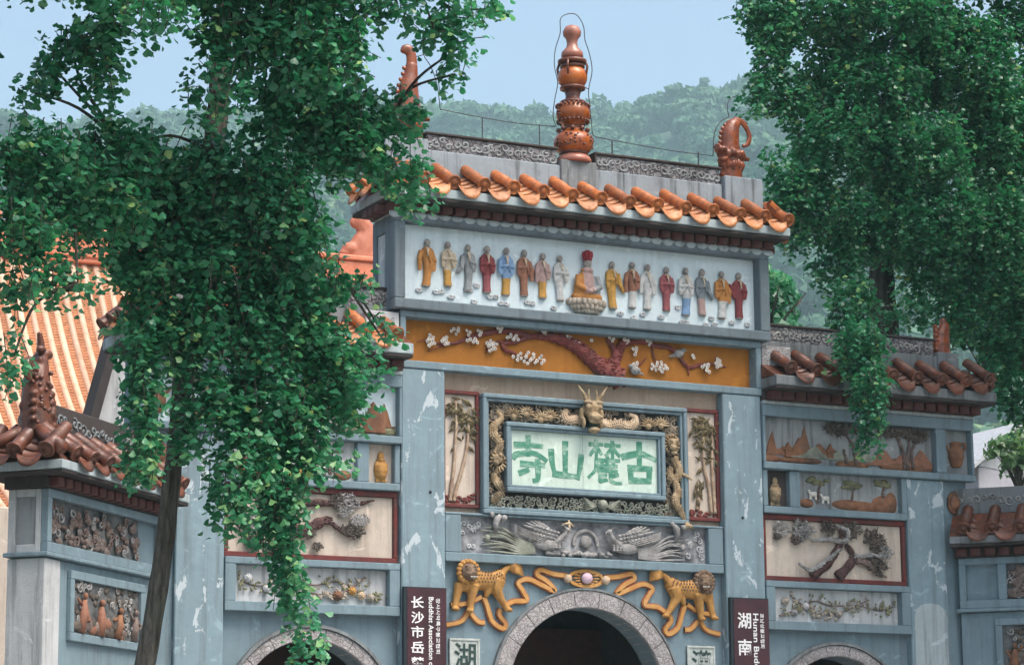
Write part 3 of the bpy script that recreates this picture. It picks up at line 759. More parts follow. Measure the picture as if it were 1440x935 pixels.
# ------------------------------------------------------------------ reliefs of the central gate
def strokes(mb, polys, fx, fz, y, w, t=.012):
    for q in polys:
        pts = smooth_pts([(fx(a), fz(b)) for a, b in q], 4) if len(q) > 2 else [(fx(a), fz(b)) for a, b in q]
        m = len(pts); ww = [w*(0.75 + 0.4*abs(math.sin(1.3+2.2*i/max(1, m-1)))) for i in range(m)]
        (x0, z0), (x1, z1) = pts[0], pts[1]; L = math.hypot(x1-x0, z1-z0) or 1; pts[0] = (x0-(x1-x0)/L*w*.6, z0-(z1-z0)/L*w*.6)
        (x0, z0), (x1, z1) = pts[-1], pts[-2]; L = math.hypot(x1-x0, z1-z0) or 1; pts[-1] = (x0-(x1-x0)/L*w*.6, z0-(z1-z0)/L*w*.6)
        mb.strip(pts, ww, y - rng.uniform(0, .004), t)
def plaque_letters(parent):
    """four brushed characters, read right to left: GU LU SHAN SI"""
    def ch(polys, a, b, c, d, x0, x1, z0, z1, w):
        m = MB(); strokes(m, polys, lambda u: x0+(u-a)/(b-a)*(x1-x0), lambda v: z1-(v-c)/(d-c)*(z1-z0), .097, w)
        m.build('character', 'green_ink', parent)
    ch([[(510,437),(600,433),(678,436)], [(592,384),(592,492)], [(498,512),(520,492),(600,478),(660,490),(704,518)], [(548,545),(690,548)], [(652,520),(654,590),(650,632),(628,640)], [(538,600),(590,580)]], 498, 704, 384, 640, -1.103, -.606, 6.674, 7.279, .038)
    ch([[(824,418),(822,600)], [(736,470),(742,540),(756,604)], [(922,490),(914,560),(900,624)], [(752,606),(830,612),(902,616)]], 725, 925, 415, 640, -.551, -.048, 6.705, 7.235, .040)
    ch([[(88,432),(166,430)], [(128,408),(128,504)], [(127,444),(92,494)], [(129,444),(160,488)], [(184,432),(272,432)], [(228,410),(228,502)], [(227,444),(190,490)], [(229,444),(270,492)],
        [(190,488),(202,516)], [(124,524),(268,520)], [(128,526),(122,580),(80,628)], [(134,556),(252,554)], [(162,524),(162,582)], [(196,524),(196,582)], [(232,524),(232,584)], [(138,584),(252,584)],
        [(150,592),(148,650)], [(150,616),(186,610)], [(150,648),(190,638)], [(216,592),(216,640),(244,654),(278,652)], [(218,616),(258,604)]], 75, 280, 405, 655, .047, .573, 6.705, 7.296, .027)
    ch([[(296,508),(390,484),(440,492),(494,514)], [(396,424),(396,572)], [(332,572),(466,570)], [(342,572),(342,648)], [(456,572),(454,644)], [(344,644),(454,642)]], 295, 495, 420, 650, .602, 1.123, 6.746, 7.296, .042)

def bamboo_relief(parent, s):
    if s < 0: culms = [[(-2.052,6.33),(-2.035,6.5),(-1.991,6.804),(-1.966,7.155),(-1.953,7.485),(-1.965,7.70)], [(-1.995,6.33),(-1.96,6.5),(-1.884,6.722),(-1.799,7.055),(-1.773,7.342),(-1.772,7.56)]]
    else: culms = [[(2.03,6.36),(1.997,6.713),(1.926,7.029),(1.922,7.395),(1.915,7.68)], [(2.09,6.36),(2.075,6.717),(2.057,7.036),(2.067,7.404),(2.06,7.62)], [(1.80,6.4),(1.83,6.6),(1.80,6.75)]]
    leaves = MB()
    def leaf(x, z, a, L):
        dx, dz = math.cos(a)*L, math.sin(a)*L; nx, nz = -math.sin(a)*L*.17, math.cos(a)*L*.17
        y = .115 + rng.uniform(-.02, .01)
        leaves.add([(x, y+.02, z), (x+dx*.5+nx, y, z+dz*.5+nz), (x+dx, y+.01, z+dz), (x+dx*.5-nx, y, z+dz*.5-nz), (x+dx*.5, y-.018, z+dz*.5)], [(0,1,4), (1,2,4), (2,3,4), (3,0,4)])
    for c in culms:
        m = MB(); pts = smooth_pts([(x, .125, z) for x, z in c], 5); rad = [.026*(1-.35*i/len(pts)) for i in range(len(pts))]
        for i in range(len(pts)):
            if i % 3 == 0: rad[i] *= 1.3
        m.tube(pts, rad, 7); m.build('bamboo_culm', 'bamboo', parent, True)
        for i, p in enumerate(pts):
            if p[2] > 7.0 and i % 2 == 0:
                for q in range(3 if p[2] > 7.4 else 1): leaf(p[0]+rng.uniform(-.02,.02), p[2], rng.choice((-1.0,-2.1,-.5,-2.6))+rng.uniform(-.4,.4), rng.uniform(.12,.2))
    top = [c[-1] for c in culms[:2]]
    for (x, z) in top:
        for q in range(16): leaf(x+rng.uniform(-.10,.10), z+rng.uniform(-.12,.08), rng.uniform(-3.0,-.1), rng.uniform(.12,.22))
    if s > 0:
        for q in range(34): leaf(1.95+rng.uniform(-.2,.17), 7.40+rng.uniform(-.3,.35), rng.choice((-2.4,-.7,-1.5))+rng.uniform(-.5,.5), rng.uniform(.12,.2))
        for q in range(14): leaf(1.80+rng.uniform(-.06,.1), 6.38+rng.uniform(0,.3), 1.6+rng.uniform(-.6,.6), rng.uniform(.1,.2))
    else:
        for q in range(10): leaf(-1.78+rng.uniform(-.1,.1), 7.35+rng.uniform(-.12,.1), rng.uniform(-3,-.2), rng.uniform(.1,.18))
    leaves.build('bamboo_leaves', 'bamboo_leaf', parent)
    g = MB(); x0 = -2.12 if s < 0 else 1.69
    for q in range(40):
        u = rng.random()*.44; z = 6.30+rng.random()*.10 + (max(0, u-.28)*.8*rng.random() if s < 0 else max(0, u-.25)*.9*rng.random()); g.ell((x0+u, .135, z), (rng.uniform(.015,.035), .025, rng.uniform(.012,.03)), 6, 4)
    g.build('rock_mound', 'bark_red', parent, True)

def curl(mb, x, z, r, y, d=1, a0=0.0, th=.02, turns=1.1):
    pts = [(x + r*(1-t*.8)*math.cos(a0+d*t*turns*2*PI), y, z + r*(1-t*.8)*math.sin(a0+d*t*turns*2*PI)) for t in np.linspace(0, 1, 12)]
    mb.tube(pts, [th*.6]+[th]*10+[th*1.3], 6)
def scaled_body(mb, path, rad, y, scales=True):
    pts = smooth_pts([(x, y - 0.01*math.sin(i*1.3), z) for i, (x, z) in enumerate(path)], 5); R = lerp_list(rad, len(pts)); mb.tube(pts, R, 9, .8)
    if scales:
        for i in range(1, len(pts)-1):
            t = Vector(pts[i+1])-Vector(pts[i-1]); t.normalize(); nx, nz = -t.z, t.x
            for k in (-.7, -.25, .25, .7):
                mb.ell((pts[i][0]+nx*R[i]*k, y-R[i]*.8*math.sqrt(1-k*k)-.002, pts[i][2]+nz*R[i]*k), (R[i]*.3, R[i]*.14, R[i]*.3), 5, 4)
            if i % 2 == 0: mb.ell((pts[i][0]+nx*R[i]*1.15, y-.01, pts[i][2]+nz*R[i]*1.15), (R[i]*.35, R[i]*.25, R[i]*.35), 5, 4)
def dragon_head(mb, x, z, y, s=1.0):
    E = lambda dx, dy, dz, r: mb.ell((x+dx*s, y+dy*s, z+dz*s), tuple(v*s for v in r), 10, 7)
    E(0, 0, .05, (.085, .07, .075)); E(0, -.06, -.035, (.062, .06, .05)); E(-.035, -.095, -.03, (.025, .025, .02)); E(.035, -.095, -.03, (.025, .025, .02))
    E(0, -.045, -.135, (.055, .05, .03)); E(-.055, -.05, .06, (.026, .026, .024)); E(.055, -.05, .06, (.026, .026, .024))
    E(-.055, -.045, .10, (.045, .025, .016)); E(.055, -.045, .10, (.045, .025, .016))
    for k in (-1, 1):
        mb.tube([(x+k*.05*s, y-.01*s, z+.10*s), (x+k*.085*s, y-.03*s, z+.17*s), (x+k*.14*s, y-.03*s, z+.245*s)], [.022*s, .016*s, .006*s], 6)
        mb.tube([(x+k*.03*s, y-.02*s, z+.11*s), (x+k*.04*s, y-.03*s, z+.17*s), (x+k*.035*s, y-.03*s, z+.215*s)], [.018*s, .012*s, .006*s], 6)
        mb.ell((x+k*.095*s, y, z+.0), (.02*s, .03*s, .06*s)); mb.ell((x+k*.08*s, y-.01*s, z-.07*s), (.02*s, .03*s, .05*s))
        for q in range(3): mb.ell((x+k*(.015+.02*q)*s, y-.09*s, z-.075*s), (.007*s, .007*s, .018*s), 5, 4)
def plaque_dragons(parent):
    h = MB(); dragon_head(h, .05, 7.62, -.02, 1.65)
    hd = fuse(h, 'dragon_head', 'bronze_gold', .011, parent, smooth_it=1); MB().ell((.05, -.085, 7.47), (.075, .03, .035), 10, 7).build('mouth', 'dark_ink', hd, True); hd['label'] = 'tan horned dragon mask over the top of the name plaque'
    y = .085
    m = MB()   # bodies beside the mask
    scaled_body(m, [(-.04,7.53),(-.16,7.56),(-.28,7.54),(-.33,7.62),(-.27,7.68)], [.05,.065,.06,.05,.03], y)
    scaled_body(m, [(.10,7.53),(.22,7.56),(.36,7.50),(.52,7.54),(.66,7.50),(.78,7.55),(.80,7.65),(.70,7.69)], [.05,.065,.06,.06,.06,.055,.04,.02], y)
    m.build('dragon_body', 'dragon_tan', parent, True)
    b = MB()   # climbing dragon, left side, and its mate on the right
    scaled_body(b, [(-1.36,7.60),(-1.30,7.50),(-1.42,7.38),(-1.43,7.26),(-1.33,7.16),(-1.36,7.04),(-1.42,6.95)], [.03,.045,.055,.06,.06,.055,.04], y)
    scaled_body(b, [(-1.33,6.80),(-1.42,6.70),(-1.36,6.58),(-1.30,6.50),(-1.40,6.40),(-1.44,6.33)], [.03,.05,.06,.055,.05,.03], y)
    b.ell((-1.38, .04, 6.93), (.085, .06, .07)).ell((-1.42, .0, 6.87), (.05, .045, .04)).ell((-1.35, .0, 6.98), (.03, .03, .03))
    for a in np.linspace(0, 2*PI, 15): b.tube([(-1.37+.07*math.cos(a), .05, 6.90+.07*math.sin(a)), (-1.37+.13*math.cos(a), .04, 6.90+.13*math.sin(a)-.02), (-1.37+.10*math.cos(a+.5), .05, 6.90+.16*math.sin(a+.3))], [.02,.016,.006], 5)
    b.build('climbing_dragon', 'bronze_gold', parent, True)
    c = MB()
    c.ell((1.36, .02, 7.31), (.09, .08, .075)).ell((1.34, -.04, 7.24), (.06, .05, .045)).ell((1.32, -.03, 7.34), .03).ell((1.40, -.03, 7.34), .03).ell((1.36, -.02, 7.17), (.05, .05, .03))
    for a in np.linspace(.2, 2*PI, 16): c.tube([(1.36+.07*math.cos(a), .05, 7.30+.07*math.sin(a)), (1.36+.125*math.cos(a), .03, 7.30+.125*math.sin(a)), (1.36+.12*math.cos(a+.5), .05, 7.30+.155*math.sin(a+.3))], [.02,.016,.006], 5)
    scaled_body(c, [(1.38,7.12),(1.45,7.0),(1.47,6.88),(1.38,6.80),(1.32,6.88),(1.36,6.97)], [.05,.06,.06,.055,.05,.03], .06)
    scaled_body(c, [(1.40,6.78),(1.43,6.62),(1.38,6.5),(1.46,6.38),(1.52,6.27),(1.56,6.2)], [.04,.06,.06,.045,.035,.03], .04)
    c.tube([(1.47,.05,6.9),(1.56,.0,6.86),(1.64,-.03,6.80)], [.03,.025,.012], 6)
    for k in range(4): c.tube([(1.55,.0,6.2),(1.52+.035*k,-.03,6.14),(1.50+.045*k,-.03,6.09)], [.02,.014,.006], 5)
    c.build('climbing_dragon', 'bronze_gold', parent, True)
    cl = MB()  # clouds and scrolls filling the border
    def fill(x0, x1, z0, z1, n):
        for _ in range(n): curl(cl, rng.uniform(x0, x1), rng.uniform(z0, z1), rng.uniform(.035, .06), .11+rng.uniform(-.02,.015), rng.choice((-1,1)), rng.uniform(0,6), rng.uniform(.013,.021))
    fill(-1.46, 1.46, 7.49, 7.71, 150); fill(-1.48, -1.28, 6.30, 7.6, 80); fill(1.28, 1.48, 6.30, 7.6, 80)
    cl.build('cloud_scrolls', 'cloud_bronze', parent, True)
    fl = MB()  # flames / floral sprays along the top
    for (x, z) in ((-.92, 7.62), (-1.12, 7.58), (-.55, 7.60), (1.0, 7.58), (1.2, 7.6), (-.7, 7.56)):
        for a in np.linspace(0, PI, 9): fl.tube([(x, .09, z-.04), (x+.08*math.cos(a), .05, z-.04+.08*math.sin(a)), (x+.15*math.cos(a), .07, z-.04+.13*math.sin(a))], [.012,.016,.004], 5)
        fl.ell((x, .06, z-.05), (.05, .04, .045))
    fl.build('flame_sprays', 'bronze_gold', parent, True)
    wv = MB()  # wave crests along the bottom
    x = -1.42
    while x < 1.44:
        for q in range(3): curl(wv, x+rng.uniform(-.03,.03), 6.30+.055*q+rng.uniform(-.01,.02), rng.uniform(.03,.055), .10-.01*q, rng.choice((-1,1)), rng.uniform(0,6), .013)
        x += .085
    wv.ell((.24, .04, 6.385), (.075, .07, .07), 12, 9)
    for k in range(7):
        for s in (-1, 1): wv.tube([(.24+s*.07, .07, 6.37), (.24+s*(.16+.02*k), .05, 6.33+.022*k), (.24+s*(.30), .08, 6.29+.03*k)], [.012,.012,.006], 5)
    wv.build('wave_relief', 'moss_grey', parent, True)

def plum_relief(parent):
    y = .16
    def limb(name, path, rad, mat='bark_red'):
        m = MB(); pts = smooth_pts([(x, y-.012*math.sin(i*2.1), z) for i, (x, z) in enumerate(path)], 5); R = lerp_list(rad, len(pts))
        R = [r*(1+.12*math.sin(i*1.7)+.06*math.sin(i*4.1)) for i, r in enumerate(R)]; m.tube(pts, R, 10, .7)
        for i in range(len(pts)):
            if R[i] > .05:
                for _ in range(4):
                    k = rng.uniform(-.8,.8); m.ell((pts[i][0]+rng.uniform(-.04,.04), pts[i][1]-R[i]*.66*math.sqrt(1-k*k), pts[i][2]+R[i]*k), (rng.uniform(.02,.05), .014, .012), 5, 4)
        m.build(name, mat, parent, True)
    limb('plum_trunk', [(.60,8.19),(.50,8.24),(.34,8.33),(.16,8.45),(0,8.56),(-.14,8.635),(-.30,8.68),(-.508,8.71),(-.724,8.707),(-.874,8.666)], [.17,.165,.14,.12,.105,.095,.08,.06,.045,.035])
    limb('plum_trunk', [(.46,8.24),(.52,8.433),(.60,8.59),(.66,8.70),(.70,8.78)], [.12,.09,.075,.06,.045])
    limb('branch', [(.557,8.538),(.49,8.656),(.42,8.76)], [.05,.04,.03])
    limb('branch', [(.70,8.72),(.976,8.766),(1.207,8.722),(1.394,8.716),(1.556,8.614),(1.72,8.45),(1.906,8.495),(2.097,8.53),(2.358,8.498)], [.045,.04,.035,.035,.03,.028,.022,.016,.008])
    limb('branch', [(-.874,8.666),(-1.046,8.59),(-1.216,8.565),(-1.185,8.476),(-1.069,8.446),(-.92,8.389),(-.663,8.35)], [.035,.03,.032,.03,.022,.014,.008])
    limb('branch', [(-.80,8.70),(-1.0,8.73),(-1.215,8.745),(-1.385,8.712),(-1.575,8.658),(-1.807,8.572),(-1.933,8.514),(-2.099,8.491),(-2.224,8.491),(-2.369,8.528),(-2.534,8.476)], [.04,.04,.045,.04,.035,.028,.02,.018,.014,.01,.005])
    limb('branch', [(-1.216,8.565),(-1.301,8.583),(-1.429,8.505),(-1.493,8.404)], [.02,.016,.012,.006])
    limb('branch', [(-2.099,8.491),(-2.224,8.424),(-2.359,8.375)], [.014,.01,.005])
    limb('branch', [(1.60,8.56),(1.694,8.479),(1.737,8.337)], [.02,.016,.008]); limb('branch', [(1.138,8.727),(1.157,8.563),(1.224,8.424)], [.02,.014,.008]); limb('branch', [(1.041,8.534),(.923,8.422),(.852,8.36)], [.008,.014,.018])
    def flower(m, x, z, r, yy):
        m.cur = 0; a0 = rng.uniform(0, 6); tx, tz = rng.uniform(-.3,.3), rng.uniform(-.3,.3)
        for k in range(5):
            a = a0+2*PI*k/5; dx, dz = math.cos(a)*r*.56, math.sin(a)*r*.56
            m.ell((x+dx, yy+(tx*dx+tz*dz), z+dz), (r*.46, .012, r*.46), 6, 4)
        m.cur = 1; m.ell((x, yy-.014, z), (r*.22, .008, r*.22), 5, 4)
    cl = [(-2.327,8.512,8,.075,.085),(-2.12,8.528,6,.05,.08),(-1.953,8.676,5,.08,.06),(-1.702,8.561,6,.09,.04),(-1.408,8.507,10,.08,.09),(-1.088,8.649,7,.11,.045),(-.834,8.375,20,.27,.085),(-1.289,8.749,4,.06,.04),(-.594,8.766,3,.05,.03),(-.204,8.719,3,.05,.04),(-1.765,8.67,3,.05,.04),(-1.596,8.686,3,.05,.04),
          (.834,8.61,4,.05,.06),(1.224,8.413,14,.14,.08),(.469,8.757,3,.07,.03),(.698,8.744,3,.06,.03),(1.068,8.753,3,.06,.04),(1.79,8.591,2,.02,.04),(2.0,8.471,5,.07,.05),(2.204,8.538,8,.06,.07),(2.022,8.396,2,.04,.03),(.126,8.709,1,.03,.02),(-.079,8.642,2,.04,.03),(.84,8.40,4,.05,.05)]
    for x, z, n, rx, rz in cl:
        m = MB(); tw = MB()
        for k in range(n):
            a = 2.399963*k; q = math.sqrt((k+.5)/n); fx, fz = x+math.cos(a)*rx*q, min(8.775, z+math.sin(a)*rz*q)
            flower(m, fx, fz, rng.uniform(.024,.032), y-.03-rng.uniform(0,.02))
            m.cur = 2; m.tube([(fx, y, fz), (fx+rng.uniform(-.05,.05), y-.01, fz+rng.uniform(-.05,.05))], [.006,.004], 4)
        m.build('blossom_cluster', ['petal_white', 'petal_heart', 'bark_red'], parent, True)
    for x, z, d in ((.84,8.33,1), (1.556,8.625,-1)):
        b = MB(); b.ell((x, y-.03, z), (.08, .05, .06), 10, 7).ell((x-d*.07, y-.04, z+.055), (.04, .04, .036), 8, 6); b.tube([(x-d*.10, y-.05, z+.055), (x-d*.135, y-.055, z+.045)], [.014,.003], 5)
        b.tube([(x+d*.06, y-.02, z-.02), (x+d*.16, y-.01, z-.05)], [.03,.012], 6, .5).ell((x+.01, y-.07, z+.005), (.06, .02, .035), 8, 5)
        fuse(b, 'bird', 'stucco_grey', .008, parent, smooth_it=1)

def monks(parent):
    F = 9.235
    spec = [  # x, foot z, head z, upper robe, lower robe, left sleeve, right sleeve reach
        (-2.43,9.233,9.900,'orange','orange',-1,1), (-2.098,9.262,9.893,'cream','gold',0,0), (-1.805,9.220,9.887,'grey','grey',-2,0), (-1.51,9.226,9.890,'maroon','rose',0,0),
        (-1.223,9.212,9.899,'blue','gold',0,0), (-.935,9.226,9.891,'brown','brown',0,1), (-.648,9.222,9.871,'mauve','gold',-1,0), (-.368,9.207,9.865,'white','white',0,-9),
        (.466,9.164,9.855,'gold','gold',0,2), (.770,9.201,9.876,'brown','white',-1,0), (1.016,9.200,9.867,'white','white',-1,1), (1.332,9.206,9.856,'rose','rose',0,-9),
        (1.643,9.166,9.877,'white','blue',0,0), (1.922,9.190,9.880,'slate','mauve',0,2), (2.243,9.173,9.881,'orange','white',0,1), (2.536,9.196,9.880,'maroon','maroon',-3,0)]
    yb = .085
    for (x, z0, z1, up, lo, sl, sr) in spec:
        H = z1-z0; m = MB(); n = 14; rings = []
        prof = [(0,.52),(.04,.62),(.12,.56),(.25,.55),(.38,.62),(.5,.72),(.62,.80),(.72,.86),(.79,.78),(.83,.45),(.86,.27)]
        W = .102*H/.66; lean = rng.uniform(-.03,.03); ph = rng.uniform(0,6); vs = []
        for t, ww in prof:
            for k in range(n):
                a = 2*PI*k/n; fold = 1+.07*math.sin(5*a+ph+t*3)*(1-t)
                vs.append((x+lean*math.sin(t*3)+math.cos(a)*W*ww*fold, yb-.02+math.sin(a)*W*.72*ww*fold, z0+t*H))
        L = len(prof)
        m.add(vs, [(i*n+k, i*n+(k+1)%n, (i+1)*n+(k+1)%n, (i+1)*n+k) for i in range(L-1) for k in range(n)]+[tuple(range(n))[::-1], tuple(range((L-1)*n, L*n))])
        hz = z0+.925*H; hx = x+lean*.3+rng.uniform(-.008,.008)
        m.ell((hx, yb-.035, hz), (.044, .046, .052), 10, 8).ell((hx+.006, yb-.082, hz-.006), (.010, .012, .014), 6, 4)
        m.ell((hx-.043, yb-.03, hz-.008), (.01,.014,.02), 5, 4).ell((hx+.043, yb-.03, hz-.008), (.01,.014,.02), 5, 4).ell((hx, yb-.075, hz-.035), (.022,.018,.018), 6, 4)
        # sleeves: from the shoulder down to the hands folded or reaching out, cloth hanging below
        for sd, q in ((-1, sl), (1, sr)):
            sh = Vector((x+sd*W*.74, yb-.03, z0+.75*H))
            if q == -9: q = 0
            out = abs(q)
            if out == 0: el = Vector((x+sd*W*.92, yb-.05, z0+.58*H)); hd = Vector((x+sd*W*.20, yb-.10, z0+.60*H)); ang = Vector((x+sd*W*.75, yb-.05, z0+.42*H))
            elif out == 1: el = Vector((x+sd*W*1.05, yb-.05, z0+.57*H)); hd = Vector((x+sd*W*1.15, yb-.07, z0+.55*H)); ang = Vector((x+sd*W*1.0, yb-.05, z0+.33*H))
            elif out == 2: el = Vector((x+sd*W*.95, yb-.05, z0+.52*H)); hd = Vector((x+sd*W*.95, yb-.08, z0+.46*H)); ang = Vector((x+sd*W*1.62, yb-.03, z0+.37*H))
            else: el = Vector((x+sd*W*1.1, yb-.05, z0+.62*H)); hd = Vector((x+sd*W*1.7, yb-.07, z0+.70*H)); ang = Vector((x+sd*W*.9, yb-.05, z0+.42*H))
            m.tube([sh, el, hd], [.034, .036, .024], 8); m.tube([el, (el+ang)/2, ang], [.036, .036, .028], 8, .55); m.tube([hd, ang], [.022, .02], 6, .5)
            m.ell(hd, .02, 7, 5)
        m.tube([(x-W*.35, yb-.105*W/.115-.0, z0+.8*H), (x+W*.05, yb-.02-W*.74, z0+.66*H), (x+W*.45, yb-.02-W*.62, z0+.50*H)], .012, 6)   # stole edge
        mats = ['robe_'+up, 'robe_'+lo, 'flesh_grey', 'robe_cream']
        def pf(c, x=x, z0=z0, H=H, W=W):
            t = (c.z-z0)/H
            if t > .845: return 2
            if t < .025: return 2
            if t > .60 and abs(c.x-x) < W*.30*(t-.60)/.2 and c.y < yb-.05: return 3
            return 1 if t < .36 and abs(c.x-x) < W*.8 else 0
        o = fuse(m, 'monk_relief', mats, .0085, parent, pf, 1)
        o['label'] = 'standing monk relief in %s robe over %s' % (up, lo) if up != lo else 'standing monk relief in plain %s robe' % up
    # seated master on a lotus throne
    m = MB(); x, z = .04, 9.24
    m.ell((x, .05, z+.06), (.25, .10, .10), 14, 8).ell((x, .05, z+.24), (.155, .09, .22), 14, 9).ell((x-.12, .04, z+.16), (.09, .07, .17), 10, 7).ell((x+.12, .04, z+.16), (.09, .07, .17), 10, 7)
    m.ell((x, .03, z+.44), (.10, .07, .05)).ell((x, .01, z+.535), (.06, .06, .07), 10, 8).ell((x, -.05, z+.525), (.012,.014,.016)).ell((x-.055, .02, z+.525), (.012,.02,.03)).ell((x+.055, .02, z+.525), (.012,.02,.03))
    m.tube([(x-.14,.02,z+.36),(x-.17,-.01,z+.2),(x-.04,-.06,z+.14)], [.05,.055,.035], 8).tube([(x+.14,.02,z+.36),(x+.17,-.01,z+.2),(x+.04,-.06,z+.14)], [.05,.055,.035], 8).ell((x, -.06, z+.13), (.045,.03,.03))
    def pf(c):
        if c.z > z+.475: return 2
        if c.x > x+.075 and c.z < z+.45: return 1 if c.z > z+.10 else 0
        if abs(c.x-x) < .075 and c.z > z+.10: return 3
        return 0
    o = fuse(m, 'seated_master', ['robe_orange', 'robe_grey', 'flesh_grey', 'robe_mauve'], .0095, parent, pf, 1); o['label'] = 'seated master in orange robe and red crown at the middle of the row'
    h = MB(); h.lathe((x, .012, z+.575), [(.06,0),(.066,.05),(.07,.10),(.05,.135),(.03,.15)], 12)
    for k in range(5): a = PI+PI*k/4; h.ell((x+.065*math.cos(a), .012+.065*math.sin(a), z+.66), (.022,.016,.05), 6, 5)
    h.build('crown', 'robe_crimson', o, True)
    t = MB()
    for row, (rr, zz) in enumerate(((.275, -.02), (.23, -.08), (.16, -.13))):
        for k in range(11):
            a = PI + PI*(k+.5*(row % 2))/10; t.ell((x+rr*math.cos(a), .07+.4*rr*math.sin(a), z+zz), (.05, .035, .055), 7, 5)
    t.ell((x, .06, z-.03), (.26, .09, .11), 14, 8).ell((x, .05, z+.02), (.27, .10, .03), 14, 6)
    t.build('lotus_throne', 'lotus_stone', o, True)
    rk = [(-2.524,9.18),(-2.276,9.173),(-2.19,9.19),(-2.047,9.125),(-1.76,9.245),(-1.66,9.32),(-1.701,9.087),(-1.458,9.176),(-1.373,9.183),(-1.289,9.103),(-1.204,9.10),(-.883,9.147),(-.807,9.144),(-.473,9.104),(-.24,9.04),(.583,9.114),(.797,9.078),(.945,9.13),(1.242,9.119),(1.525,9.279),(1.581,9.078),(1.654,9.073),(1.972,9.067),(2.073,9.162),(2.12,9.079),(2.406,9.135),(2.674,9.124)]
    for (x, z) in rk:
        m = MB(); m.ell((x, .08, z-.012), (.052, .03, .022), 8, 5)
        for d in (-1, 1): curl(m, x+d*.028, z+.006, .026, .065, d, rng.uniform(0,6), .010)
        m.ell((x, .06, z+.018), (.02,.02,.02), 6, 4)
        m.build('cloud_stone', 'stucco_white', parent, True)

def phoenix_relief(parent):
    """two birds facing a pearl over stones"""
    for s in (-1, 1):
        b = MB(); X = lambda x: x*(-s)     # given for the left bird, mirrored for the right
        P = lambda pts: [(X(x), y, z) for x, y, z in pts]
        b.ell((X(-.62), .07, 5.80), (.22, .07, .085), 12, 8)
        b.tube(P([(-.50,.06,5.84),(-.42,.04,5.88),(-.36,.03,5.95),(-.34,.02,6.0)]), [.06,.045,.034,.028], 8)
        b.ell((X(-.325), .02, 6.01), (.045, .04, .035), 8, 6); b.tube(P([(-.29,.02,6.0),(-.24,.0,5.97)]), [.02,.004], 6); b.tube(P([(-.34,.02,6.03),(-.40,.0,6.07),(-.46,.0,6.06)]), [.014,.01,.004], 5)
        o = fuse(b, 'phoenix', 'stucco_grey', .012, parent, smooth_it=1); o['label'] = 'grey stucco phoenix on the %s of the pearl' % ('left' if s > 0 else 'right')
        w = MB()
        for k in range(7):   # raised wing quills
            t = k/6; w.tube(P([(-.60,.05,5.86),(-.72+.10*t,.02,5.98+.03*t),(-1.02+.36*t,.0,6.04+.07*math.sin(t*3))]), [.016,.028,.010], 6, .8)
        for r in range(5):
            for k in range(7): w.ell((X(-.48-.055*k-.02*r), .0+.01*r, 5.96-.045*r+.012*k), (.034,.014,.02), 6, 4)
        for r in range(3):
            for k in range(5): w.ell((X(-.40-.05*k), .02, 5.82-.03*r), (.026,.012,.018), 6, 4)
        for r in range(4):
            for k in range(9): w.tube(P([(-.62-.05*k, .03, 5.86-.02*r+.01*k), (-.70-.055*k, .005, 5.90-.03*r+.018*k)]), [.012,.006], 5)
        w.build('wing', 'stucco_grey', o, True)
        t = MB()
        for k in range(11):   # trailing tail plumes
            q = k/10; z0 = 5.80-.013*k
            t.tube(smooth_pts(P([(-.80,.07,z0),(-1.05,.05,z0+.05-.07*q),(-1.30,.06,5.99-.30*q+.03*math.sin(k*1.7)),(-1.50-.06*(k%3),.08,6.02-.34*q)]), 4), lerp_list([.012,.019,.016,.006], 13), 6, .9)
        t.ell((X(-1.52), .07, 5.85), (.04,.03,.05), 8, 5)
        t.build('tail_plumes', 'stucco_grey' if s > 0 else 'moss_grey', o, True)
        c = MB()
        for q in range(12): curl(c, X(-1.78+rng.uniform(-.1,.22)), 5.70+rng.uniform(0,.38), rng.uniform(.03,.05), .12, rng.choice((-1,1)), rng.uniform(0,6), .009)
        c.build('cloud_scrolls', 'stucco_white', parent, True)
        d = MB(); x = X(-1.40)
        d.tube([(x, .06, 5.93), (x+.02*s, .03, 6.02), (x, .02, 6.10), (x-.05*s, .02, 6.16)], [.03,.04,.05,.03], 8).ell((x+.10, .0, 6.12), (.05,.045,.045)).ell((x-.08, .0, 6.16), (.035,.03,.04))
        d.build('peony_knob', 'stucco_grey', parent, True)
    p = MB().ell((.0, .10, 5.87), (.085, .04, .085), 16, 10)
    for k in range(26): a = PI*k/25; p.ell((.0+.17*math.cos(a)*1.1, .11, 5.82+.2*math.sin(a)), (.03,.02,.03), 6, 4)
    p.build('sun_pearl', 'stucco_grey', parent, True)
    st = MB()
    for k in range(34): st.ell((rng.uniform(-.62,.62), .09+rng.uniform(-.02,.02), 5.655+rng.uniform(0,.06)), (rng.uniform(.03,.06),.04,rng.uniform(.02,.04)), 7, 5)
    st.build('pebble_bank', 'stucco_grey', parent, True)
    a = MB().tube([(-.40,.03,6.08),(-.30,.0,6.10),(-.22,.03,6.06)], [.012,.02,.01], 6).tube([(-.31,.01,6.14),(-.305,.0,6.05),(-.31,.01,5.97)], [.012,.018,.012], 6)
    a.build('twig_knot', 'dragon_tan', parent, True)

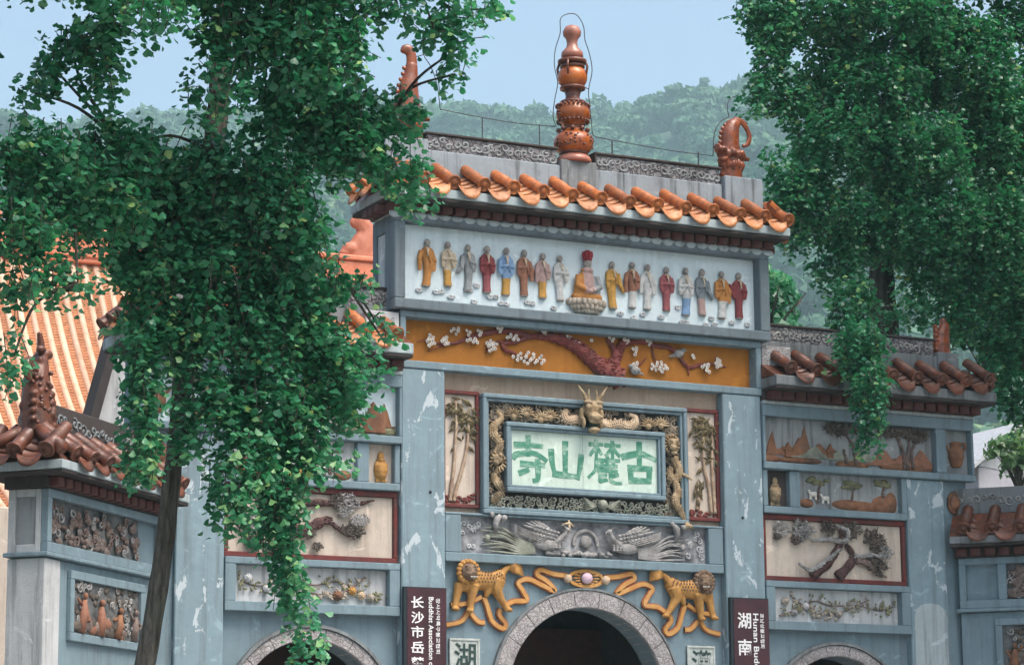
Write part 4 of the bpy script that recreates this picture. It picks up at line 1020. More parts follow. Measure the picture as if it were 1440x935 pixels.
def lions_and_ribbons(parent):
    for s in (-1, 1):
        X = lambda x: -x if s > 0 else x
        P = lambda pts, y=.10: [(X(p[0]), (p[2] if len(p) > 2 else y), p[1]) for p in pts]
        b = MB()
        b.tube(smooth_pts(P([(-1.80,5.30),(-1.66,5.27),(-1.50,5.27),(-1.38,5.30),(-1.29,5.37)]), 4), lerp_list([.13,.14,.115,.115,.085], 17), 12, .8)
        b.ell((X(-1.84), .10, 5.24), (.12, .10, .14), 10, 8)
        b.tube(smooth_pts(P([(-1.93,5.22),(-1.96,5.08),(-1.985,4.97),(-2.0,4.90)]), 3), lerp_list([.075,.06,.05,.05], 10), 8)
        b.tube(smooth_pts(P([(-1.74,5.20,.06),(-1.765,5.06,.06),(-1.78,4.95,.06),(-1.785,4.88,.06)]), 3), lerp_list([.09,.065,.05,.05], 10), 8)
        b.tube(smooth_pts(P([(-1.36,5.28,.07),(-1.39,5.15,.06),(-1.33,5.03,.06),(-1.26,4.93,.06),(-1.23,4.90,.05)]), 3), lerp_list([.11,.085,.055,.045,.045], 13), 8)
        b.tube(P([(-1.48,5.22),(-1.52,5.10),(-1.545,5.05)]), [.07,.05,.03], 8)
        for (x, z) in ((-2.01, 4.875), (-1.80, 4.855), (-1.215, 4.885)): b.ell((X(x), .05, z), (.06, .06, .032), 8, 6)
        b.tube(P([(-1.29,5.38),(-1.24,5.44),(-1.17,5.48)]), [.06,.045,.04], 8)
        o = fuse(b, 'lion', 'lion_ochre', .012, parent, smooth_it=2); o['label'] = 'ochre relief lion on the %s of the arch' % ('left' if s < 0 else 'right')
        f = MB(); rr = random.Random(5)
        for i in range(4):
            for k in range(9):
                x = -1.70+.046*k; z = 5.385-.045*i+.05*max(0, k-5)*.4; f.ell((X(x+.02*(i%2)), .10-.108*math.sqrt(max(0.02, 1-((z-5.28)/.13)**2)), z), (.012, .01, .016), 5, 4)
        f.build('fur_tufts', 'lion_head', o, True)
        t = MB()
        for k in range(7): t.tube(P([(-1.20,5.47),(-1.12,5.53-.02*k,.06),(-1.0+.005*k,5.55-.032*k,.08)]), [.035,.035,.008], 6)
        t.build('tail_tuft', 'lion_ochre', o, True)
        h = MB(); hx, hz = -1.83, 5.37
        h.ell((X(hx), .03, hz), (.13, .11, .125), 12, 9).ell((X(hx+.03), -.055, hz-.04), (.07, .05, .05), 10, 7).ell((X(hx+.035), -.10, hz-.015), (.03,.02,.022), 7, 5)
        for d in (-.045, .075): h.ell((X(hx+d), -.06, hz+.035), (.024,.02,.022), 7, 5).ell((X(hx+d), -.055, hz+.072), (.04,.022,.014), 7, 5)
        h.ell((X(hx+.03), -.05, hz-.10), (.06, .045, .022), 8, 5)
        hd = fuse(h, 'lion_face', 'lion_head', .009, o, smooth_it=1)
        mn = MB()
        for k in range(16):
            a = -PI*.42 + (PI*1.84)*k/15 ; mn.ell((X(hx-.0+.14*math.cos(a+.0)), .03, hz+.14*math.sin(a)), (.042,.055,.042), 6, 5)
            curl(mn, X(hx+.14*math.cos(a)), hz+.14*math.sin(a), .03, .0, 1, a, .011)
        mn.build('mane', 'lion_ochre' if s < 0 else 'lion_head', hd, True)
        tj = MB()
        for k in range(5): tj.ell((X(hx-.015+.023*k), -.095, hz-.073), (.010,.008,.012), 5, 4)
        tj.build('teeth', 'petal_white', hd, True)
        def rib(path, w):
            pts = smooth_pts(path, 6); pts = [(X(x), z) for x, z in pts]
            r = MB().strip(pts, w, .092, .05).build('ribbon', 'ribbon', parent)
            MB().strip(pts, w+.014, .108, .035).build('ribbon_edge', 'ribbon_edge', r)
        rib([(-1.24,4.94),(-1.113,5.009),(-.918,5.03),(-.976,5.157),(-1.043,5.264),(-.893,5.318),(-.676,5.241),(-.485,5.17),(-.593,5.293),(-.756,5.384),(-.701,5.453),(-.509,5.406),(-.29,5.385)], .028)
        rib([(-1.56,5.05),(-1.517,4.944),(-1.438,4.731),(-1.291,4.639),(-1.237,4.701),(-1.33,4.818),(-1.31,4.90)], .028)
        rib([(-1.596,5.055),(-1.81,4.958),(-2.05,4.93)], .024); rib([(-1.79,4.85),(-1.90,4.715),(-2.12,4.66)], .024); rib([(-1.77,4.84),(-1.65,4.72),(-1.55,4.708)], .026)
    p = MB().ell((.006, .09, 5.363), (.085, .06, .08), 14, 10).build('pearl', 'pearl_pink', parent, True)
    f = MB()
    for k in range(14):
        a = 2*PI*k/14; f.tube([(.006+.09*math.cos(a), .12, 5.363+.08*math.sin(a)), (.006+.20*math.cos(a), .10, 5.363+.10*math.sin(a))], [.012,.012], 5)
    f.build('rays', 'ribbon', p, True)
    lp = MB().strip(smooth_pts([(.26*math.cos(a), 5.36+.105*math.sin(a)) for a in np.linspace(0, 2*PI, 17)], 3), .022, .10, .04); lp.build('ribbon_loop', 'ribbon', parent)
    for x in (-.29, .30): MB().ell((x, .09, 5.347), (.065, .05, .062), 12, 8).build('embroidered_ball', 'dragon_tan', parent, True)

# ------------------------------------------------------------------ hanging boards
def sign_boards():
    L = thing('sign_board', 'dark maroon board with white characters on the left pillar of the gate', 'sign', (-2.52, -.05, 3.2), 'boards on the pillars')
    MB().box(-2.825, -2.20, -.075, -.015, 3.2, 5.135, .006).build('backing', 'sign_edge', L)
    MB().box(-2.775, -2.205, -.081, -.0755, 3.22, 5.118).build('face', 'sign_maroon', L)
    for ch, z in zip('长沙市岳麓', (4.926, 4.725, 4.537, 4.333, 4.13)): place_text(ch, 'character', 'sign_white', L, -2.72, -2.535, z-.075, z+.08, -.084, .014)
    place_text('Buddhist Association of Y', 'lettering', 'sign_white', L, -2.465, -2.395, 3.98, 5.004, -.084, .012, rot=90)
    place_text('장사시악록구불교협회', 'lettering', 'sign_white', L, -2.36, -2.30, 4.26, 4.99, -.084, .006, rot=90)
    R = thing('sign_board', 'dark maroon board with two large white characters on the right pillar of the gate', 'sign', (2.5, -.05, 3.2), 'boards on the pillars')
    MB().box(2.185, 2.815, -.075, -.015, 3.2, 5.17, .006).build('backing', 'sign_edge', R)
    MB().box(2.235, 2.81, -.081, -.0755, 3.22, 5.15).build('face', 'sign_maroon', R)
    for ch, z in zip('湖南', (4.844, 4.469)): place_text(ch, 'character', 'sign_white', R, 2.295, 2.515, z-.11, z+.115, -.084, .014)
    place_text('Hunan Buddhis', 'lettering', 'sign_white', R, 2.55, 2.635, 4.0, 4.951, -.084, .012, rot=90)
    place_text('호남성불교협회', 'lettering', 'sign_white', R, 2.665, 2.73, 4.47, 4.954, -.084, .006, rot=90)

def lightning_wires():
    o = thing('lightning_wire', 'thin grey lightning wire looping over the glazed ridge finial', 'wire', (0, .3, 11.29))
    def w(pts, r=.007): 
        MB().tube(smooth_pts(pts, 4), r, 5).build('wire_run', 'wire', o, True)
    w([(.40,.3,11.72),(.31,.3,11.75),(.29,.3,11.9),(.26,.3,12.2),(.25,.3,12.42),(.31,.3,12.7),(.27,.3,12.95),(.20,.3,13.15),(.18,.3,13.35),(.08,.3,13.5),(-.05,.3,13.51),(-.19,.3,13.42),(-.2,.3,13.2),(-.28,.3,12.95),(-.30,.3,12.7),(-.25,.3,12.45),(-.3,.3,12.2),(-.33,.3,11.95),(-.28,.3,11.8)])
    w([(-.25,.3,12.45),(-.15,.3,12.42)]); w([(.25,.3,12.42),(.12,.3,12.46)])
    w([(.40,.3,11.72),(.9,.3,11.69),(1.6,.3,11.66),(2.3,.3,11.66)])
    w([(-.30,.3,11.80),(-.9,.3,11.78),(-1.5,.3,11.80),(-2.1,.3,11.84)])
    w([(2.3,.3,11.66),(2.33,.3,12.0),(2.45,.3,12.2),(2.58,.3,12.28),(2.56,.3,12.40),(2.60,.3,12.55),(2.72,.3,12.62)])
    w([(-2.1,.3,11.84),(-2.15,.3,12.2),(-2.25,.3,12.45),(-2.35,.3,12.6),(-2.33,.3,12.85),(-2.45,.3,12.98),(-2.62,.3,13.1),(-2.7,.3,13.25)]); w([(-2.35,.3,12.6),(-2.48,.3,12.55)])
    for x in (.62, 2.05): MB().tube([(x,.3,11.46),(x,.3,11.69)], .012, 6).build('wire_post', 'wire', o)
    for x in (-.55, -1.45): MB().tube([(x,.3,11.46),(x,.3,11.80)], .009, 6).build('wire_post', 'wire', o)
# ------------------------------------------------------------------ side gates
def pine_clump(m, x, z, r, y, n=16, flat=.75):
    for k in range(n):
        a = 2.4*k; q = math.sqrt((k+.5)/n)*r; px, pz = x+math.cos(a)*q, z+math.sin(a)*q*flat
        m.ell((px, y+rng.uniform(-.03,.02), pz), (r*.20, .03, r*.13), 6, 5)
        for j in range(6): b = rng.uniform(0, 6.3); m.tube([(px, y-.02, pz), (px+math.cos(b)*r*.34, y-.035, pz+math.sin(b)*r*.30)], [.010,.005], 4)
def limb(name, parent, path, rad, y, mat, X=lambda x: x, n=8, knots=True):
    m = MB(); pts = smooth_pts([(X(x), y-.012*math.sin(i*2.1), z) for i, (x, z) in enumerate(path)], 5); R = lerp_list(rad, len(pts))
    m.tube(pts, [r*(1+.14*math.sin(i*1.7)) for i, r in enumerate(R)], n, .7)
    if knots:
        for i in range(0, len(pts)):
            for _ in range(2): m.ell((pts[i][0]+rng.uniform(-.5,.5)*R[i], pts[i][1]-R[i]*.65, pts[i][2]+rng.uniform(-.7,.7)*R[i]), (rng.uniform(.015,.03),.010,.012), 5, 4)
    return m.build(name, mat, parent, True)
def leafy_branch(parent, name, path, y, mat, leafmat, X, n, r, flower=None):
    limb(name, parent, path, [.014, .008], y, mat, X, 6, False)
    m = MB(); pts = smooth_pts(path, 6)
    for k in range(n):
        x, z = rng.choice(pts); x += rng.uniform(-r, r); z += rng.uniform(-r, r)*.8; a = rng.uniform(0, 6.3); L = rng.uniform(.04,.08)
        m.M = Matrix.Translation((X(x), y-.01, z)) @ Matrix.Rotation(a, 4, 'Y')
        m.ell((0, 0, 0), (L*.5, .014, L*.25), 6, 4)
    m.M = None; m.build('leaf_sprays', leafmat, parent, True)
    if flower:
        for (x, z, rr, mt) in flower:
            f = MB()
            for ring, (q, nn) in enumerate(((1.0, 9), (.6, 6), (.2, 3))):
                for k in range(nn): a = 2*PI*k/nn+ring*.4; f.ell((X(x)+math.cos(a)*rr*q*.7, y-.015-.015*ring, z+math.sin(a)*rr*q*.7), (rr*.33, .018, rr*.33), 6, 5)
            f.build('flower_head', mt, parent, True)
def build_side_gate(s):
    side = 'left' if s < 0 else 'right'
    g = thing('side_gate', 'side gate with pine relief and tiled roof, ' + ('left of the main arch behind tree' if s < 0 else 'right of the main arch in shade'), 'gate', (s*4.4, .3, GZ), 'side gates of the temple front')
    X = lambda x: s*x
    def bx(m, x0, x1, y0, y1, z0, z1, b=.01): return m.box(s*x0, s*x1, y0, y1, z0, z1, b)
    def fr(m, x0, x1, z0, z1, w, y0, y1, b=.008, **k): return m.frame(min(s*x0, s*x1), max(s*x0, s*x1), z0, z1, w, y0, y1, b, **k)
    bx(MB(), 5.306, 5.966, .02, .6, GZ, 7.03, .014).build('pillar', 'pillar_paint', g)
    if s > 0: MB().prism([(5.36, 2.4), (5.36, 5.02), (5.40, 5.12), (5.50, 5.19), (5.65, 5.21), (5.80, 5.19), (5.90, 5.12), (5.94, 5.02), (5.94, 2.4)], .014, .019).build('plaster_patch', 'fascia_paint', g)
    w = MB(); arch_wall(w, min(s*2.825, s*5.303), max(s*2.825, s*5.303), GZ, 7.03, s*4.06, 3.38, 1.02, .15, .55)
    wall = w.build('wall', 'blue_paint', g)
    bx(MB(), 2.825, 6.44, .11, .58, 7.035, 8.14, 0).build('upper_wall', 'blue_paint', g)
    bx(MB(), 5.97, 6.42, .10, .58, GZ, 7.032, 0).build('return_wall', 'blue_paint', g)
    ring = MB(); vs = []; n = 32
    for k in range(n+1):
        th = PI-PI*k/n; c, sn = math.cos(th), math.sin(th)
        for rr, yy in ((1.185, .15), (1.185, .05), (1.225, .05), (1.225, .15)): vs.append((s*4.06+rr*c, yy, 3.38+rr*sn))
    ring.add(vs, [(4*k+q, 4*k+(q+1)%4, 4*k+4+(q+1)%4, 4*k+4+q) for k in range(n) for q in range(4)])
    ar = ring.build('arch_surround', 'grey_render', g)
    voussoirs(ar, s*4.06, 3.38, 1.02, 1.18, .075, .5, 9, GZ, 'arch_stone')
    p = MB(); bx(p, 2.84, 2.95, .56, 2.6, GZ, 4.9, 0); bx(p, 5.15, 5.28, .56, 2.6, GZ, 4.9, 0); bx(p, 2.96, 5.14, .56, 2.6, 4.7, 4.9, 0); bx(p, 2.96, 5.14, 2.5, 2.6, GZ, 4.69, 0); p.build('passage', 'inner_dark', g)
    for a, b in ((2.97, 4.04), (4.06, 5.13)): bx(MB(), a, b, 2.3, 2.36, GZ+.01, 4.68, .01).build('door_leaf', 'door_wood', g)
    # flower panel above the arch
    f = MB(); fr(f, 2.84, 5.295, 4.745, 5.44, .15, .0, .15, wt=.09, wb=.125); fpf = f.build('flower_frame', 'blue_paint', g)
    fp = bx(MB(), 2.995, 5.14, .125, .148, 4.875, 5.345, 0).build('flower_panel', 'white_lime', fpf)
    if s < 0: fl = [(3.70,4.99,.07,'hill_rust'),(3.49,5.06,.06,'lion_ochre'),(3.23,4.98,.06,'lotus_stone'),(3.86,5.0,.05,'lotus_stone'),(3.36,5.0,.06,'dragon_tan'),(4.95,5.18,.06,'stucco_white'),(4.7,5.05,.05,'stucco_white')]
    else: fl = [(3.2,5.16,.06,'lotus_stone'),(3.35,5.0,.05,'stucco_grey'),(3.55,5.1,.05,'stucco_white'),(4.1,5.0,.05,'lotus_stone')]
    leafy_branch(fp, 'branch', [(3.1,4.95),(3.4,5.05),(3.7,5.18),(4.0,5.12),(4.4,5.14),(4.8,5.08),(5.05,5.14)], .10, 'pine_bark', 'leaf_olive', X, 90, .12, fl)
    leafy_branch(fp, 'branch', [(3.3,5.25),(3.6,5.05),(3.9,5.0),(4.2,5.05),(4.6,5.22)], .10, 'pine_bark', 'lotus_stone', X, 60, .10)
    # pine panel
    f = MB(); fr(f, 2.84, 5.29, 5.445, 6.40, .06, .07, .15, wt=.075, wb=.07); pb = f.build('pine_border', 'red_border', g)
    pn = bx(MB(), 2.905, 5.225, .12, .148, 5.52, 6.32, 0).build('pine_panel', 'cream_panel', pb)
    if s > 0:
        limb('pine_trunk', pn, [(3.66,5.53),(3.945,5.735),(4.106,5.937),(4.188,6.071),(4.156,6.233)], [.075,.065,.055,.045,.03], .09, 'pine_trunk')
        limb('pine_trunk', pn, [(4.10,5.53),(4.331,5.751),(4.374,5.883),(4.263,6.009)], [.09,.065,.055,.04], .09, 'pine_trunk')
        limb('pine_branch', pn, [(3.42,5.70),(3.55,5.63),(3.674,5.63),(3.948,5.80),(4.126,5.938)], [.015,.03,.035,.035,.02], .055, 'stucco_grey')
        limb('pine_branch', pn, [(3.65,6.04),(3.85,6.06),(3.996,6.079),(4.226,6.056),(4.271,6.205),(4.138,6.265)], [.02,.035,.04,.04,.035,.02], .055, 'stucco_grey')
        limb('pine_branch', pn, [(4.373,5.851),(4.55,5.86),(4.72,5.88),(4.9,5.84)], [.04,.035,.035,.015], .06, 'stucco_grey')
        limb('pine_branch', pn, [(4.40,5.80),(4.6,5.75),(4.80,5.62),(4.92,5.57)], [.06,.05,.03,.01], .07, 'pine_bark')
        cl = [(3.162,6.186,.14),(3.08,6.08,.06),(3.52,6.19,.19),(3.40,6.05,.09),(3.96,6.25,.14),(4.349,6.235,.17),(4.73,6.13,.18),(4.80,6.02,.14),(4.78,5.73,.17),(4.92,5.93,.12),(4.65,5.78,.10)]
    else:
        limb('pine_trunk', pn, [(4.6,5.53),(4.45,5.70),(4.30,5.80),(4.12,5.84),(3.958,5.943),(3.80,6.0)], [.13,.11,.09,.085,.07,.04], .09, 'pine_trunk', X)
        limb('pine_branch', pn, [(3.96,5.93),(3.83,5.95),(3.70,5.88),(3.56,5.80),(3.44,5.80)], [.04,.035,.03,.03,.01], .08, 'pine_trunk', X)
        limb('pine_branch', pn, [(4.5,5.7),(4.5,5.95),(4.3,6.15),(4.0,6.2),(3.7,6.2),(3.4,6.22),(3.2,6.27)], [.07,.06,.05,.05,.04,.03,.008], .085, 'pine_trunk', X)
        cl = [(3.56,6.22,.16),(3.72,6.24,.12),(3.63,6.10,.09),(3.36,6.0,.10),(3.45,5.99,.09),(3.46,5.84,.12),(3.60,5.86,.08),(4.12,5.80,.10),(4.0,5.62,.07),(4.7,6.1,.2),(4.95,5.9,.16),(4.9,5.65,.12)]
    for (x, z, r) in cl:
        m = MB(); pine_clump(m, X(x), z, r, .075); m.build('pine_clump', 'pine_dark' if rng.random() < .8 else 'stucco_grey', pn, True)
    bx(MB(), 2.835, 5.30, -.0, .15, 6.405, 6.505, .012).build('ledge', 'blue_paint', g)
    # middle row: small panel and a longer scene
    for a, b in ((3.285, 3.455), (5.215, 5.30), (2.835, 2.915)): bx(MB(), a, b, .012, .15, 6.507, 7.03).build('panel_divider', 'blue_paint', g)
    sp = bx(MB(), 2.917, 3.283, .12, .148, 6.51, 7.03, 0).build('small_panel', 'cream_panel' if s < 0 else 'dark_plaster', g)
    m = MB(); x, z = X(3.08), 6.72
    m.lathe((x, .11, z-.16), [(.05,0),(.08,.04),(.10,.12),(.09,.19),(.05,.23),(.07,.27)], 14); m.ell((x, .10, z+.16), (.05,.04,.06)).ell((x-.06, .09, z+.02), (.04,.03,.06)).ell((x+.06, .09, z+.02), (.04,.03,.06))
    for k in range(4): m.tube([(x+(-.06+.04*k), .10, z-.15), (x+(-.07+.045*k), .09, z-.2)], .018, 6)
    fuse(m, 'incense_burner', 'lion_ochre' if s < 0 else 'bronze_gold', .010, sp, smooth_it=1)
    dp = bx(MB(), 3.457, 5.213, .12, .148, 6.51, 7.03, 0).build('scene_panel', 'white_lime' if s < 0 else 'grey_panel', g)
    m = MB().ell((X(4.36), .14, 6.60), (.34,.05,.085), 14, 7).ell((X(4.6), .14, 6.58), (.3,.04,.1), 14, 7); m.build('hill_relief', 'lion_ochre' if s < 0 else 'hill_rust', dp, True)
    MB().ell((X(4.95), .14, 6.62), (.24,.05,.16), 12, 7).ell((X(5.09), .14, 6.66), (.115,.05,.18), 12, 7).build('hill_relief', 'hill_rust', dp, True); MB().ell((X(3.62), .14, 6.59), (.14,.05,.075), 12, 7).build('hill_relief', 'hill_rust', dp, True)
    for x, z in ((3.835,6.80), (4.42,6.78), (4.95,6.84)):
        limb('tree_trunk', dp, [(x-.03,6.6),(x,z),(x+.03,z+.06)], [.025,.018,.012], .12, 'pine_bark', X)
        m = MB()
        for k in range(9): m.ell((X(x+rng.uniform(-.16,.16)), .115, z+.10+rng.uniform(-.03,.06)), (.07,.03,.03), 7, 5)
        m.build('tree_canopy', 'leaf_olive', dp, True)
    for (x, z) in ((3.72,6.70), (3.93,6.65)):
        m = MB(); m.tube([(X(x-.05), .09, z+.02), (X(x+.05), .09, z+.025)], [.034,.036], 8); m.ell((X(x-.075), .08, z+.065), (.024,.022,.02)); m.tube([(X(x-.05), .09, z+.03), (X(x-.07), .085, z+.06)], [.02,.016], 6)
        for dx in (-.05, -.03, .035, .055): m.tube([(X(x+dx), .09, z+.01), (X(x+dx*1.1), .09, z-.06)], [.013,.008], 5)
        fuse(m, 'goat_relief', 'petal_white', .007, dp, smooth_it=1)
    # ledge and upper row
    bx(MB(), 2.83, 6.51, -.05, .11, 7.035, 7.135, .012).build('ledge', 'blue_paint', g)
    f = MB(); bx(f, 2.83, 6.505, -.045, .11, 7.80, 7.97); bx(f, 5.825, 6.005, -.04, .11, 7.137, 7.798); bx(f, 6.46, 6.50, -.04, .11, 7.137, 7.798); bx(f, 2.83, 2.87, -.04, .11, 7.137, 7.798); f.build('upper_frame', 'blue_paint', g)
    bx(MB(), 6.442, 6.505, .112, .58, 7.137, 7.97, .01).build('end_face', 'blue_paint', g)
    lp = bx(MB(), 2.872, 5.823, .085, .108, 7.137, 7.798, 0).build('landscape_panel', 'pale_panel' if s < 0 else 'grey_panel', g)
    def ridge_line(x0, x1, zb, peaks, rough):
        r2 = random.Random(int(x0*100)+3); top = []
        for k in range(25):
            x = x0+(x1-x0)*k/24; z = zb+.02
            for (px, pz, w) in peaks: z = max(z, zb + (pz-zb)*max(0, 1-abs(x-px)/w)**1.2 + r2.uniform(-rough, rough))
            top.append((x, z))
        return [(x0, zb)] + top + [(x1, zb)]
    for k, (q, mt) in enumerate((((2.88, 4.2, 7.26, [(3.03,7.66,.10),(3.25,7.42,.2),(3.60,7.72,.12),(3.52,7.58,.22),(3.85,7.50,.2)], .012), 'hill_rust'), ((3.3, 5.0, 7.24, [(3.75,7.44,.3),(4.15,7.38,.3),(4.6,7.42,.3)], .01), 'moss_grey'), ((4.6, 5.81, 7.2, [(4.95,7.46,.25),(5.3,7.42,.3),(5.62,7.48,.3)], .016), 'robe_brown'))):
        MB().prism([(X(a), b) for a, b in ridge_line(*q)], .066-.004*k, .086, .008).build('mountain_relief', mt, lp)
    if s < 0: MB().prism([(X(a), b) for a, b in ((3.02,7.17),(3.04,7.35),(3.14,7.52),(3.20,7.60),(3.26,7.54),(3.32,7.36),(3.36,7.17))], .045, .086, .02).build('mountain_relief', 'hill_rust', lp)
    pv = MB()   # little pavilions
    for (x, z) in ((3.30, 7.24), (4.02, 7.26)):
        pv.box(X(x)-.05, X(x)+.05, .05, .08, z, z+.10).prism([(X(x)-.10, z+.10), (X(x)-.03, z+.15), (X(x), z+.21), (X(x)+.03, z+.15), (X(x)+.10, z+.10)], .04, .085)
    stuff(pv.build('pavilion_relief', 'hill_rust', lp))
    m = MB()
    for (x, z, a, b) in ((3.0,7.2,.2,.06),(3.5,7.2,.4,.05),(4.4,7.18,.3,.07),(5.2,7.22,.35,.11),(5.6,7.22,.25,.12)): m.ell((X(x), .085, z), (a,.03,b), 12, 6)
    m.build('shore_relief', 'hill_rust' if s > 0 else 'leaf_olive', lp, True)
    for path, cr in (([(4.461,7.2),(4.44,7.4),(4.375,7.549),(4.25,7.66)], (4.2,7.70,.26)), ([(4.3,7.2),(4.25,7.4)], (4.5,7.70,.14)), ([(5.303,7.2),(5.303,7.379),(5.23,7.6),(5.12,7.70)], (5.05,7.70,.18)), ([(5.466,7.2),(5.45,7.45),(5.588,7.66)], (5.52,7.68,.22)), ([(5.365,7.2),(5.40,7.5),(5.452,7.70)], (5.36,7.72,.14))):
        limb('tree_trunk', lp, path, [.035,.025,.012], .065, 'pine_bark', X)
        m = MB(); pine_clump(m, X(cr[0]), cr[1], cr[2], .055, 18, .35); m.build('tree_canopy', 'pine_dark' if s > 0 else 'leaf_olive', lp, True)
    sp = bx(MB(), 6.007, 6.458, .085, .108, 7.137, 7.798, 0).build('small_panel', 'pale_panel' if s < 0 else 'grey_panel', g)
    m = MB().lathe((X(6.24), .07, 7.25), [(.07,0),(.10,.05),(.13,.15),(.12,.25),(.08,.32),(.10,.38)], 14); m.tube([(X(6.36),.06,7.5),(X(6.42),.05,7.56),(X(6.40),.05,7.62),(X(6.32),.06,7.6)], .022, 6); m.tube([(X(6.12),.06,7.5),(X(6.06),.05,7.58)], .022, 6)
    fuse(m, 'vase_relief', 'hill_rust', .011, sp, smooth_it=1)
    # eaves
    bx(MB(), 2.83, 6.50, -.06, .62, 7.972, 8.02, .008).build('scallop_band', 'fascia_paint', g)
    dm = MB().box(-.085, .085, -.22, .02, 0, .12, .008).mesh('dentil', 'dentil_red'); x = 2.96
    while x < 6.55: link('dentil', dm, g, (s*x, 0, 8.022), (0, 0, rng.uniform(-.03, .03))); x += .205
    bx(MB(), 2.83, 6.52, -.06, .64, 8.021, 8.142, 0).build('bed_mould', 'dark_plaster', g)
    bx(MB(), 2.83, 6.66, -.41, 1.0, 8.145, 8.185, .008).build('soffit_slab', 'dark_plaster', g)
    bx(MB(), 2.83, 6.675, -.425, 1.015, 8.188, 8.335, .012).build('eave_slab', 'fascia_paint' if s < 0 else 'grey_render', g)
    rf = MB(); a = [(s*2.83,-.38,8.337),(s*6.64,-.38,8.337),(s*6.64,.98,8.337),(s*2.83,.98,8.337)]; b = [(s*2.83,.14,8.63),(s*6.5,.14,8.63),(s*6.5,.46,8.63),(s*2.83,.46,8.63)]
    rf.add(a+b, [(0,1,5,4),(1,2,6,5),(2,3,7,6),(3,0,4,7),(4,5,6,7)]); roof = rf.build('roof', 'tile_shaded', g)
    cov = roll_mesh('cover_tile', .64, math.radians(29), 'tile_shaded' if s > 0 else 'tile_orange'); dr = drip_mesh('drip_tile', .60, math.radians(29), 'tile_drip' if s < 0 else 'tile_shaded')
    flare = lambda x: .10*max(0, (abs(x)-5.6))**2
    xs = [s*(3.08+.435*k) for k in range(9)]
    tile_row(roof, cov, dr, xs, -.42, 8.455, dz=flare)
    tile_row(roof, cov, dr, [-x for x in xs], -.42, 8.455, PI, (0, .6, 0))
    cs = roll_mesh('cover_tile', .30, math.radians(40), 'tile_shaded')
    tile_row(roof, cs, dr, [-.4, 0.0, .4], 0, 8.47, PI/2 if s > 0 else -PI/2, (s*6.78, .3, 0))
    rd = bx(MB(), 2.84, 6.35, .17, .43, 8.60, 8.94, .01).build('ridge', 'grey_render', g)
    bx(MB(), 2.84, 6.0, .20, .40, 8.942, 9.17, .008).build('ridge_panel', 'ridge_stucco', rd); bx(MB(), 2.84, 6.03, .17, .43, 9.172, 9.205, .008).build('ridge_cap', 'dark_plaster', rd)
    sw = MB(); x = 2.95
    while x < 5.95:
        curl(sw, s*x, 9.055+rng.uniform(-.04,.04), rng.uniform(.05,.085), .197, rng.choice((-1,1)), rng.uniform(0,6), .016); x += rng.uniform(.07,.12)
    sw.build('scroll_relief', 'stucco_grey', rd, True)
    bx(MB(), 6.04, 6.42, .13, .47, 8.62, 9.0, .01).build('corner_pedestal', 'grey_render', rd)
    d = MB(); bx_, z0 = s*6.22, 9.0
    d.tube([(bx_, .3, z0-.02), (bx_, .3, z0+.15), (bx_+s*.02, .3, z0+.3), (bx_+s*.08, .3, z0+.45), (bx_+s*.04, .3, z0+.56)], [.15,.14,.12,.08,.04], 10)
    for k in range(6): d.ell((bx_-s*.13, .25, z0+.06+.07*k), (.045,.06,.035), 6, 5)
    fuse(d, 'ridge_dragon', 'dragon_glaze', .014, rd, smooth_it=1)
    bx(MB(), 2.86, 3.35, -.01, .15, 8.34, 8.83, .012).build('carved_block', 'arch_stone' if s > 0 else 'white_lime', g)
    m = MB()
    for q in range(26): curl(m, s*(2.94+rng.random()*.33), 8.42+rng.random()*.33, rng.uniform(.03,.05), -.012, rng.choice((-1,1)), rng.uniform(0,6), .008)
    m.build('scroll_relief', 'stucco_white', g, True)
    # relief on the return wall over the splayed wall
    m = MB()
    for q in range(16): a = 2*PI*q/16; m.ell((X(6.19)+.09*math.cos(a), .08, 6.72+.13*math.sin(a)), (.045,.03,.045), 6, 5)
    m.ell((X(6.19), .06, 6.72), (.09,.05,.12), 10, 7); m.build('lion_mask', 'hill_rust', g, True)

